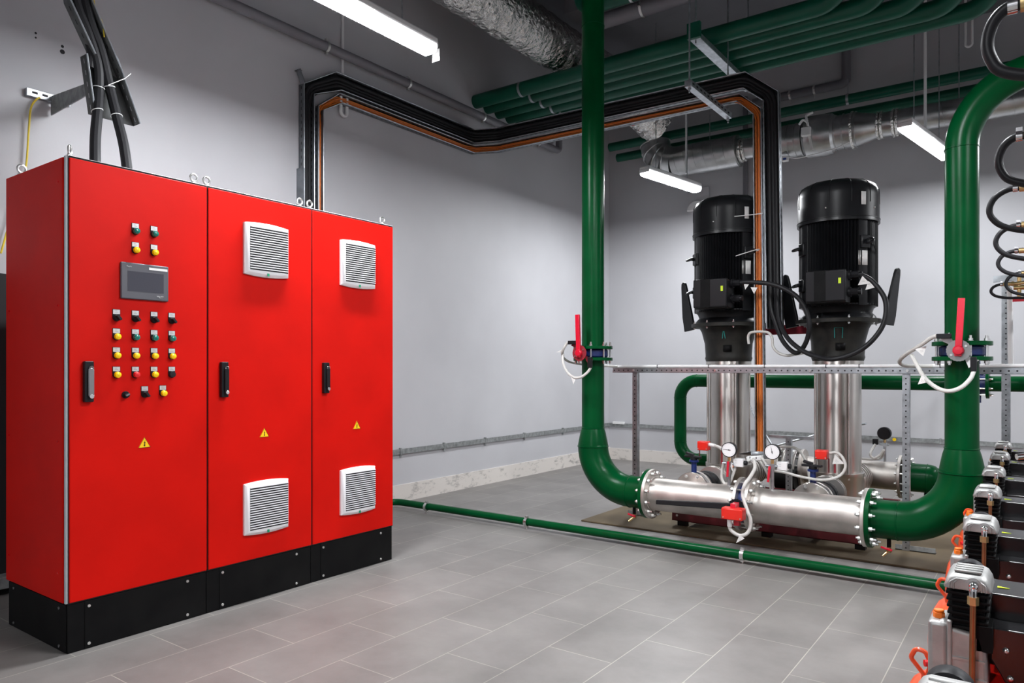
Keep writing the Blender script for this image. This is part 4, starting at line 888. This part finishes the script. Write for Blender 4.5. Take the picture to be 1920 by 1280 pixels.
MB().cyl((-.444, 6.42, 1.032), (-.336, 6.42, 1.032), .075, n=28).cyl((-.40, 6.42, 1.0), (-.40, 6.42, 1.20), .03, n=18).cyl((-.40, 6.42, 1.0), (-.40, 6.42, .89), .035, n=18).build('valve_body', BLUE, t)
bolts(t, (-.39, 6.42, 1.032), (1, 0, 0), .09, 8, .010, .15, PI / 8, 'stud')
t = thing('green_outlet_pipe', 'green pipe leaving the blue rear valve toward the right', 'pipe', (.5, 6.42, 1.03))
MB().cyl((-.325, 6.42, 1.032), (3.1, 6.42, 1.032), .057, n=26).build('pipe_body', GREEN, t)
m = MB(); flange(m, (-.325, 6.42, 1.032), (1, 0, 0), .05, .11, .022); m.build('flange', GREEN, t, bevel=.002)
t = thing('tie_beam', 'red steel beam tying the two pump heads together from behind', 'beam', (-1.6, 5.95, 1.44))
MB().bx(-1.93, -1.27, 5.90, 5.96, 1.415, 1.49).build('beam', pm('beam_red', (.3, .008, .03), .4), t, bevel=.003)
for x in (-1.90, -1.30): MB().bx(x - .03, x + .03, 5.84, 5.95, 1.44, 1.455).build('lug', MAROON, t)

# ------------------------------------------------------------------ gauges, switches, junction boxes, cables around the manifold
def gauge(label, c, zbase, face=-1, needle=-100, r=.048, tilt=0):
    x, y, z = c; t = thing('pressure_gauge', label, 'gauge', (x, y, zbase), None)
    F = Vector((.08, face, 0)).normalized(); M = frame((x, y, z), F, Vector((1, 0, 0)))
    if M.col[1].z < 0: M = M @ Matrix.Rotation(PI, 4, 'Z')
    MB().lathe([(0, -.03), (r * .95, -.03), (r, -.026), (r, .008), (r * .93, .010), (r * .90, .005), (0, .005)], M, 36).build('case', BLACK, t)
    d = MB().lathe([(r * .9, .0085), (0, .0086)], M, 36, cap=False).build('dial', DIAL, t)
    m = MB()
    for k in range(25):
        a = R(225 - 270 * k / 24); r0 = r * (.70 if k % 4 == 0 else .76); u = Vector((math.cos(a), math.sin(a), 0)); w = Vector((-u.y, u.x, 0)) * .0006
        m.add([M @ (u * r0 - w + Vector((0, 0, .0092))), M @ (u * r * .83 - w + Vector((0, 0, .0092))), M @ (u * r * .83 + w + Vector((0, 0, .0092))), M @ (u * r0 + w + Vector((0, 0, .0092)))], [(0, 1, 2, 3)])
    m.build('scale', LINED, d)
    N = M @ Matrix.Rotation(R(needle), 4, 'Z')
    MB().prism([(-.002, -.012), (.002, -.012), (.0006, r * .72), (-.0006, r * .72)], .0095, .0105, N).cyl(M @ Vector((0, 0, .009)), M @ Vector((0, 0, .0115)), .004, n=12).build('needle', BLACK, d)
    MB().cyl((x, y, z - r), (x, y, z - r - .028), .010, n=10).build('brass_stem', BRASS, t)
    v = MB().box((x, y, z - r - .04), (.03, .026, .028)).cyl((x - .04, y, z - r - .04), (x + .03, y, z - r - .04), .008, n=12).cyl((x, y, z - r - .05), (x, y, zbase), .011, n=14).build('cock_body', ZINC, t)
    return t, v
ga, va = gauge('pressure gauge in front of the left pump, needle pointing left', (-1.627, 4.60, .622), .39, needle=84)
MB().box((-1.627, 4.575, .50), (.014, .008, .10), Matrix.Rotation(R(3), 3, 'Y')).build('red_handle', REDP, va, bevel=.002)
gb, vb = gauge('pressure gauge between the pumps, needle pointing up', (-1.354, 4.60, .627), .39, needle=12)
MB().box((-1.368, 4.575, .49), (.014, .008, .10), Matrix.Rotation(R(6), 3, 'Y')).build('red_handle', REDP, vb, bevel=.002)
gc, vc = gauge('pressure gauge seen from behind on the rear manifold', (-1.012, 6.42, .63), .40, face=1, r=.05)
for s, x, y, lab in ((1, -1.575, 4.64, 'white pressure switch box beside the left gauge'), (2, -1.302, 4.64, 'white pressure switch box beside the middle gauge')):
    t = thing('pressure_switch', lab, 'switch', (x, y, .54))
    MB().box((x, y, .54), (.064, .05, .052)).build('box_body', WHITE, t, bevel=.003)
    m = MB()
    for k in range(2): m.add([(x - .02, y - .0256, .551 - k * .012), (x - .004, y - .0256, .551 - k * .012), (x - .004, y - .0256, .5525 - k * .012), (x - .02, y - .0256, .5525 - k * .012)], [(0, 1, 2, 3)])
    m.build('printed_lines', LINED, t); MB().cyl((x + .03, y, .54), (x + .05, y, .54), .015, n=14).build('gland', BLACK, t)
    MB().cyl((x - .03, y, .535), (x - .055, y - .03, .535), .008, n=10).build('stub', BRASS, t)
q = cable('gauge_cable', 'white cable loop hanging below the left pressure gauge', [(-1.665, 4.6, .535), (-1.67, 4.61, .51), (-1.678, 4.62, .488), (-1.683, 4.62, .436), (-1.663, 4.62, .399), (-1.63, 4.62, .412), (-1.612, 4.62, .455), (-1.60, 4.64, .51)], .0095, CABLEW)
tri_tag(q, (-1.628, 4.59, .54), (-1.602, 4.59, .53), (-1.60, 4.59, .485))
t = thing('cable_splice', 'white plastic cable splice strip between the two front gauges', 'connector', (-1.5, 4.72, .56))
MB().box((-1.50, 4.72, .565), (.10, .04, .03), Matrix.Rotation(R(-8), 3, 'Y')).build('strip_body', WHITE, t, bevel=.003)
for k in (-.025, .015): MB().box((-1.50 + k, 4.70, .57), (.005, .004, .012)).build('clip', BLACK, t)
cable('gauge_cable', 'white cable from the splice strip to the middle gauge', [(-1.47, 4.72, .572), (-1.44, 4.69, .566), (-1.41, 4.64, .552), (-1.39, 4.60, .543)], .008, CABLEW)
cable('gauge_cable', 'white cable dropping behind the manifold near the middle gauge', [(-1.48, 4.72, .568), (-1.45, 4.71, .535), (-1.425, 4.72, .481), (-1.41, 4.75, .40), (-1.41, 4.78, .30)], .009, CABLEW)
cable('gauge_cable', 'white cable from the left switch box to the splice strip', [(-1.545, 4.64, .545), (-1.53, 4.68, .55), (-1.525, 4.72, .562)], .008, CABLEW)
t = thing('angle_arm', 'slanted perforated steel angle ending the orange cable tray', 'bracket', (-1.6, 5.0, .55))
MB().add([(-1.69, 5.50, .49), (-1.60, 5.44, .53), (-1.55, 4.80, .60), (-1.64, 4.80, .575)], [(0, 1, 2, 3)]).add([(-1.60, 5.44, .53), (-1.60, 5.44, .48), (-1.55, 4.80, .55), (-1.55, 4.80, .60)], [(0, 1, 2, 3)]).build('angle_plate', ZINC, t, solid=.003)
# red supervisory switches by the pump valves
s1 = switch_box('red switch box above the valve of the left pump', (-1.925, 4.93, .600), (.075, .06, .06)); MB().cyl((-1.96, 4.94, .57), (-1.96, 4.94, .50), .004, n=8).build('stem', MAROON, s1)
MB().cyl((-1.89, 4.93, .612), (-1.84, 4.93, .606), .013, n=12).build('cable_gland', WHITE, s1)
cable('switch_cable', 'white cable from the red box of the left pump to its gauge', [(-1.85, 4.93, .607), (-1.80, 4.90, .60), (-1.75, 4.85, .585), (-1.70, 4.80, .57)], .011, CABLEW)
s2 = switch_box('red switch box above the valve of the right pump', (-1.14, 4.93, .593), (.072, .06, .055)); MB().cyl((-1.10, 4.94, .57), (-1.10, 4.94, .48), .004, n=8).build('stem', MAROON, s2)
for t_, x in ((s1, -1.80), (s2, -1.065)): MB().box((x, 4.945, .53), (.012, .006, .10)).build('actuator_arm', MAROOND, t_)
q = cable('switch_cable', 'white cable curling from the red box of the right pump down past its valve', [(-1.10, 4.95, .603), (-1.057, 4.95, .61), (-1.017, 4.93, .584), (-.997, 4.92, .533), (-1.015, 4.92, .486), (-1.05, 4.90, .457), (-1.107, 4.89, .44), (-1.17, 4.90, .435), (-1.283, 4.9, .448), (-1.347, 4.88, .465), (-1.393, 4.8, .482), (-1.40, 4.68, .507)], .009, CABLEW)
tri_tag(q, (-1.06, 4.92, .60), (-1.0, 4.92, .545), (-1.075, 4.92, .54))
cable('gauge_cable', 'white looped cable below the rear pressure gauge', [(-1.075, 6.38, .539), (-1.096, 6.3, .471), (-1.07, 6.3, .439), (-1.027, 6.3, .466), (-1.001, 6.3, .506), (-1.026, 6.35, .442), (-1.078, 6.35, .424), (-1.175, 6.36, .422), (-1.4, 6.3, .44)], .010, CABLEW)
o = MB().box((-1.075, 6.40, .56), (.04, .035, .045)).build('gauge_plug', BLACK, bevel=.004); tag(o, 'small black plug beside the rear pressure gauge', 'plug')
cable('wiring_conduit', 'white conduit looping beside the red tie beam between the pumps', [(-1.784, 5.47, 1.33), (-1.788, 5.47, 1.387), (-1.76, 5.46, 1.416), (-1.674, 5.45, 1.418), (-1.628, 5.45, 1.405), (-1.605, 5.45, 1.364), (-1.599, 5.45, 1.305), (-1.56, 5.46, 1.258), (-1.503, 5.47, 1.24), (-1.45, 5.52, 1.25), (-1.36, 5.62, 1.27)], .010, CABLEW, 'conduit')
cable('wiring_conduit', 'thin grey conduit slanting behind the post between the pumps', [(-2.75, 8.185, .92), (-2.4, 7.4, .76), (-2.15, 6.85, .63), (-2.1, 6.85, .561), (-2.02, 6.85, .44), (-1.98, 6.85, .435), (-1.7, 6.85, .528), (-1.4, 6.85, .63), (-1.2, 6.7, .68)], .009, ZINC, 'conduit')
cable('wiring_conduit', 'white conduit arching over the rear manifold between the pumps', [(-1.72, 5.85, .50), (-1.66, 5.85, .53), (-1.57, 5.85, .533), (-1.51, 5.85, .50), (-1.46, 5.85, .40), (-1.44, 5.85, .28)], .010, CABLEW, 'conduit')

# ------------------------------------------------------------------ perforated strut rack with white cables
def perf_post(parent, x, y, z0, z1, w=.041, name='post'):
    p = MB().bx(x - w / 2, x + w / 2, y - .002, y + .002, z0, z1).bx(x + w / 2 - .003, x + w / 2, y, y + w, z0, z1).bx(x - w / 2, x - w / 2 + .003, y, y + w, z0, z1).build(name, ZINC, parent, bevel=.001)
    m = MB(); k = int((z1 - z0) / .034)
    for i in range(k): m.cyl((x, y - .0022, z0 + .017 + i * .034), (x, y - .0032, z0 + .017 + i * .034), .0048, n=10)
    m.build('punched_holes', DARK, p)
    return p
rk = thing('strut_rack', 'perforated steel rack of two posts and a long rail before the pumps', 'rack', (-1.5, 5.12, 0))
perf_post(rk, -2.545, 5.10, .012, 1.115); perf_post(rk, -.685, 5.10, .012, 1.115)
for x in (-2.545, -.685): MB().bx(x - .06, x + .16, 5.10, 5.145, .012, .017).bx(x - .06, x + .16, 5.10, 5.105, .012, .045).build('foot', ZINCD, rk)
rl = MB().bx(-2.73, 1.2, 5.085, 5.088, 1.112, 1.150).bx(-2.73, 1.2, 5.085, 5.126, 1.147, 1.150).bx(-2.73, 1.2, 5.085, 5.126, 1.112, 1.115).build('rail', ZINC, rk, bevel=.001)
m = MB()
for i in range(98): m.cyl((-2.715 + i * .04, 5.0848, 1.131), (-2.715 + i * .04, 5.0838, 1.131), .0055, n=10)
m.build('punched_holes', DARK, rl)
for x in (-2.55, -1.9, -1.25, -.675): MB().cyl((x, 5.085, 1.131), (x, 5.076, 1.131), .009, n=6).build('bolt', BOLT, rk)
for i, (y, z, lab) in enumerate(((5.092, 1.161, 'white cable lying along the front of the rack rail'), (5.113, 1.161, 'white cable lying along the back of the rack rail'))):
    c = cable('rail_cable', lab, [(-2.70, y, z), (1.2, y, z)], .0105, WHITE, smooth=False, group='white cables on the rail')
    if i == 0:
        for x in (-2.35, -1.95, -1.55, -1.15, -.95, -.5, -.08): MB().box((x, 5.102, 1.1618), (.004, .046, .024)).build('cable_tie', BLACK, c)
t = thing('support_post', 'galvanised strut post standing between the pumps', 'post', (-1.58, 5.95, 0)); perf_post(t, -1.60, 5.85, .012, .62)
MB().bx(-1.75, -1.38, 5.85, 5.89, .60, .62).build('crossbar', ZINC, t)
t = thing('support_post', 'galvanised strut post behind the compressors carrying the air line', 'post', (-.19, 5.86, 0)); perf_post(t, -.195, 5.86, 0, 1.72, .05)
MB().bx(-.265, .35, 5.84, 5.88, 1.725, 1.765).build('crossbar', ZINC, t)
cable('wiring_conduit', 'white conduit strapped to the post behind the compressors', [(-.175, 5.845, 1.68), (-.172, 5.84, 1.5), (-.168, 5.845, 1.15)], .016, WHITE, 'conduit')

# ------------------------------------------------------------------ air compressors
def compressor_parts(t):
    S = dict(world=False)
    tk = MB().lathe([(0, -.15), (.04, -.148), (.085, -.14), (.12, -.122), (.14, -.098), (.146, -.07), (.146, .50), (.12, .55), (.06, .58), (0, .585)], frame((0, .04, .255), (1, 0, 0)), 40).build('air_tank', ORG, t, **S)
    for x in (-.05, .42):
        MB().box((x, .04, .055), (.03, .20, .11)).box((x, .04, .006), (.05, .26, .012)).build('foot', ORG, t, bevel=.004, **S)
    MB().tube(fillet([(-.092, .0, .36), (-.095, .0, .405), (-.122, -.004, .440), (-.110, -.008, .466), (-.090, -.008, .462), (-.078, -.006, .435), (-.086, .0, .405), (-.086, .0, .36)], .012, 5), .0055, 10).build('ring_handle', ORG, t, **S)
    MB().bx(.0, .50, -.055, .12, .39, .425).build('mounting_plate', RED, t, bevel=.003, **S)
    # crankcase
    ck = MB(); prof = [(-.065, .385), (.035, .385), (.040, .42), (.035, .51), (.028, .535), (-.038, .545), (-.045, .56), (-.070, .55), (-.075, .45)]
    ck.prism(prof, -.05, .05, Matrix(((1, 0, 0, 0), (0, 0, 1, 0), (0, 1, 0, 0), (0, 0, 0, 1))))
    ck = ck.build('crankcase', ALU, t, bevel=.012, seg=3, **S)
    MB().bx(-.080, -.038, -.056, .045, .40, .555).build('side_cover', ALU, ck, bevel=.01, seg=3, **S)
    MB().bx(-.041, -.031, -.058, .05, .39, .562).build('joint_rib', ALU, ck, bevel=.003, **S)
    MB().bx(-.03, .038, -.056, -.05, .43, .437).build('casting_rib', ALU, ck, **S); MB().bx(-.03, .034, -.056, -.05, .475, .48).build('casting_rib', ALU, ck, **S)
    MB().prism(hexpoly(.013), .552, .568, Matrix.Translation((-.060, -.02, 0))).cyl((-.060, -.02, .568), (-.060, -.02, .574), .011, n=14).build('oil_cap', CAPO, t, bevel=.002, **S)
    MB().cyl((-.080, -.02, .44), (-.090, -.025, .44), .008, n=12).build('sight_glass', REDL, ck, **S)
    # finned cylinder
    m = MB().box((0, 0, .585), (.065, .075, .11))
    for k in range(6): m.box((0, 0, .548 + k * .0155), (.078 + .002 * k, .095, .007))
    m.bx(.015, .048, -.05, .03, .50, .56); m.build('finned_cylinder', BLACKM, t, bevel=.002, **S)
    # cylinder head
    hd = MB(); P = Matrix(((1, 0, 0, 0), (0, 0, 1, 0), (0, 1, 0, 0), (0, 0, 0, 1)))
    pf = lambda s, dz: [(-.047 * s, .637), (.047 * s, .637), (.0465 * s, .645), (.043 * s, .660 - dz), (.036 * s, .671 - dz), (.026 * s, .676 - dz), (-.026 * s, .676 - dz), (-.036 * s, .671 - dz), (-.043 * s, .660 - dz), (-.0465 * s, .645)]
    rs = []
    for y, s, dz in ((-.058, .90, .012), (-.052, 1, .006), (-.03, 1, 0), (.05, 1, 0), (.056, .92, .008)): rs.append([Vector((a, y, b)) for a, b in pf(s, dz)])
    hd.rings(rs); hd = hd.build('cylinder_head', ALU, t, bevel=.003, **S)
    m = MB()
    for k in range(4): m.bx(-.027, .027, -.044 + k * .022, -.036 + k * .022, .674, .680)
    m.build('cooling_ridges', ALU, hd, bevel=.002, **S)
    m = MB()
    for s in (.60, .78): m.tube(fillet([(-.046 * s, -.0585, .638), (-.045 * s, -.0585, .652), (-.028 * s, -.057, .662), (.028 * s, -.057, .662), (.045 * s, -.0585, .652), (.046 * s, -.0585, .638)], .006, 3), .002, 6)
    m.build('front_ribs', ALU, hd, **S)
    MB().lathe([(.034, -.012), (.036, -.008), (.036, .02), (.03, .03), (0, .031)], frame((-.005, .085, .640), (0, 1, 0)), 32).build('air_filter', BLACKR, t, **S)
    # copper pipe with its fittings
    c = MB().tube(fillet([(.012, -.074, .62), (.010, -.076, .44), (.02, -.07, .385), (.06, -.05, .37)], .03, 6), .0062, 12).build('copper_pipe', COPPER, t, **S)
    MB().prism(hexpoly(.0115), .612, .630, Matrix.Translation((.012, -.074, 0))).build('brass_nut', BRASS, c, **S)
    MB().tube(fillet([(.012, -.055, .652), (.012, -.074, .652), (.012, -.074, .628)], .012, 5), .0085, 12).sphere((.012, -.072, .652), .010, 12).build('elbow_fitting', CHROME, c, **S)
    MB().ring(frame((.012, -.0585, .652), (0, 1, 0)), .010, .0165, -.002, .003, 24).build('port_ring', ALU, c, **S)
    # motor shroud in two steps
    sh = MB().bx(.026, .60,   .056, .20, .44, .612).build('motor_shroud', SHROUD, t, bevel=.004, **S)
    MB().prism([(.042, .552), (.60, .552), (.60, .43), (.07, .43), (.06, .45), (.042, .48)], -.02, .055, Matrix(((1, 0, 0, 0), (0, 0, 1, 0), (0, 1, 0, 0), (0, 0, 0, 1)))).build('lower_shroud', SHROUD, sh, bevel=.003, **S)
    for x, z in ((.072, .505), (.080, .443)): MB().sphere((x, -.021, z), .007, 10).build('screw', BOLT, sh, **S)
    MB().sphere((.083, -.021, .415), .007, 10).build('screw', BOLT, t, **S)
    MB().prism([(.050, .11), (.075, .115), (.050, .125)], .6125, .6135).build('yellow_arrow', LIME, sh, **S)
CPX = (-.112, -.138, -.1555, -.175, -.185, -.19, -.2); CPY = (1.235, 2.014, 2.731, 3.462, 4.15, 4.91, 5.60)
CL = ('compressor at the lower corner with only its head and ring showing', 'compressor with its whole crankcase and copper pipe in view', 'compressor beside the end of the green floor pipe', 'compressor with its head just below the green reducer', 'compressor standing level with the green riser', 'last but one compressor of the row toward the back wall', 'compressor at the far end of the row by the strut post')
t0 = thing('air_compressor', CL[0], 'compressor', (CPX[0], CPY[0], 0), 'row of air compressors'); compressor_parts(t0)
for i in range(1, 7): copy_tree(t0, None, (CPX[i], CPY[i], 0), CL[i])
# air line and hoses
hz = (1.66, 1.66, 1.66, 1.66, 1.66, 1.66, 1.66); hd_ = (1.028, 1.607, 2.07, 2.61, 3.18, 3.93, 4.45); hk = (.694, .7013, .6953, .699, .6957, .70, .675)
t = thing('air_line', 'steel compressed air line above the row of compressors', 'pipe', (.12, 3, 1.66))
MB().tube([(.12, .7, 1.685), (.12, 6.2, 1.685)], .027, 20).build('pipe_body', ZINC, t)
HL = ('thick air hose arching at the top corner of the picture', 'second air hose loop from the top corner', 'third air hose loop from the top corner', 'fourth air hose loop from the top corner', 'fifth air hose loop from the top corner', 'sixth air hose loop from the top corner', 'flat air hose loop at the far strut post')
for i in range(7):
    d, k = hd_[i], hk[i]; x = d * (.8078 * k - .5895); y = d * (k * .5895 + .8078); z = 1.66
    h = thing('air_hose', HL[i], 'hose', (x, y, z), 'air hoses above the compressors')
    q = (.034, .042, .066, .072, .07, .065, .058)[i]; dz = (.106, .112, .126, .125, .112, .12, .085)[i]
    c = [Vector((x + a * q + b, y, z - e * dz)) for a, b, e in ((0, .01, 0), (-.35, 0, .02), (-.80, 0, .17), (-1.0, 0, .42), (-.86, 0, .66), (-.42, 0, .86), (0, .03, 1.0), (0, .10, 1.04), (0, .22, 1.3))] + [Vector((x + .33, y + .02, z - .35)), Vector((x + .36, y + .03, .9)), Vector((x + .36, y + .05, .60))]
    MB().tube(spline(c, 7), .0085, 12).build('hose_tube', BLACKR, h)
    f = MB().cyl((x + .005, y, z), (x + .045, y, z), .012, n=14).cyl((x + .045, y, z), (x + .06, y, z), .015, n=8).cyl((x + .06, y, z), (.10, y, 1.675), .011, n=14).build('brass_coupling', BRASS, h)
    MB().ring(frame((x - .004, y, z), (1, 0, 0)), .009, .0115, -.006, .006, 16).box((x - .004, y, z + .014), (.012, .008, .010)).build('hose_clamp', CHROME, h)
t = thing('ball_valve', 'small brass valve with yellow and red handles at the strut post', 'valve', (-.12, 5.7, 1.62))
MB().cyl((-.12, 5.74, 1.74), (-.12, 5.74, 1.58), .012, n=12).cyl((-.15, 5.74, 1.67), (-.02, 5.74, 1.67), .016, n=14).build('valve_body', BRASS, t)
MB().box((-.07, 5.72, 1.70), (.012, .008, .14)).build('yellow_handle', YELC, t); MB().box((-.12, 5.72, 1.585), (.07, .012, .016)).build('red_handle', REDP, t)
t = thing('drain_valve', 'chrome valve with a red handle lying across the far compressors', 'valve', (-.05, 5.3, .66))
MB().cyl((-.12, 5.15, .63), (-.03, 5.2, .645), .018, n=14).build('valve_body', CHROME, t); MB().box((-.055, 5.15, .675), (.022, .012, .075), Matrix.Rotation(R(-35), 3, 'Y')).build('red_handle', REDP, t)

bpy.context.view_layer.update()
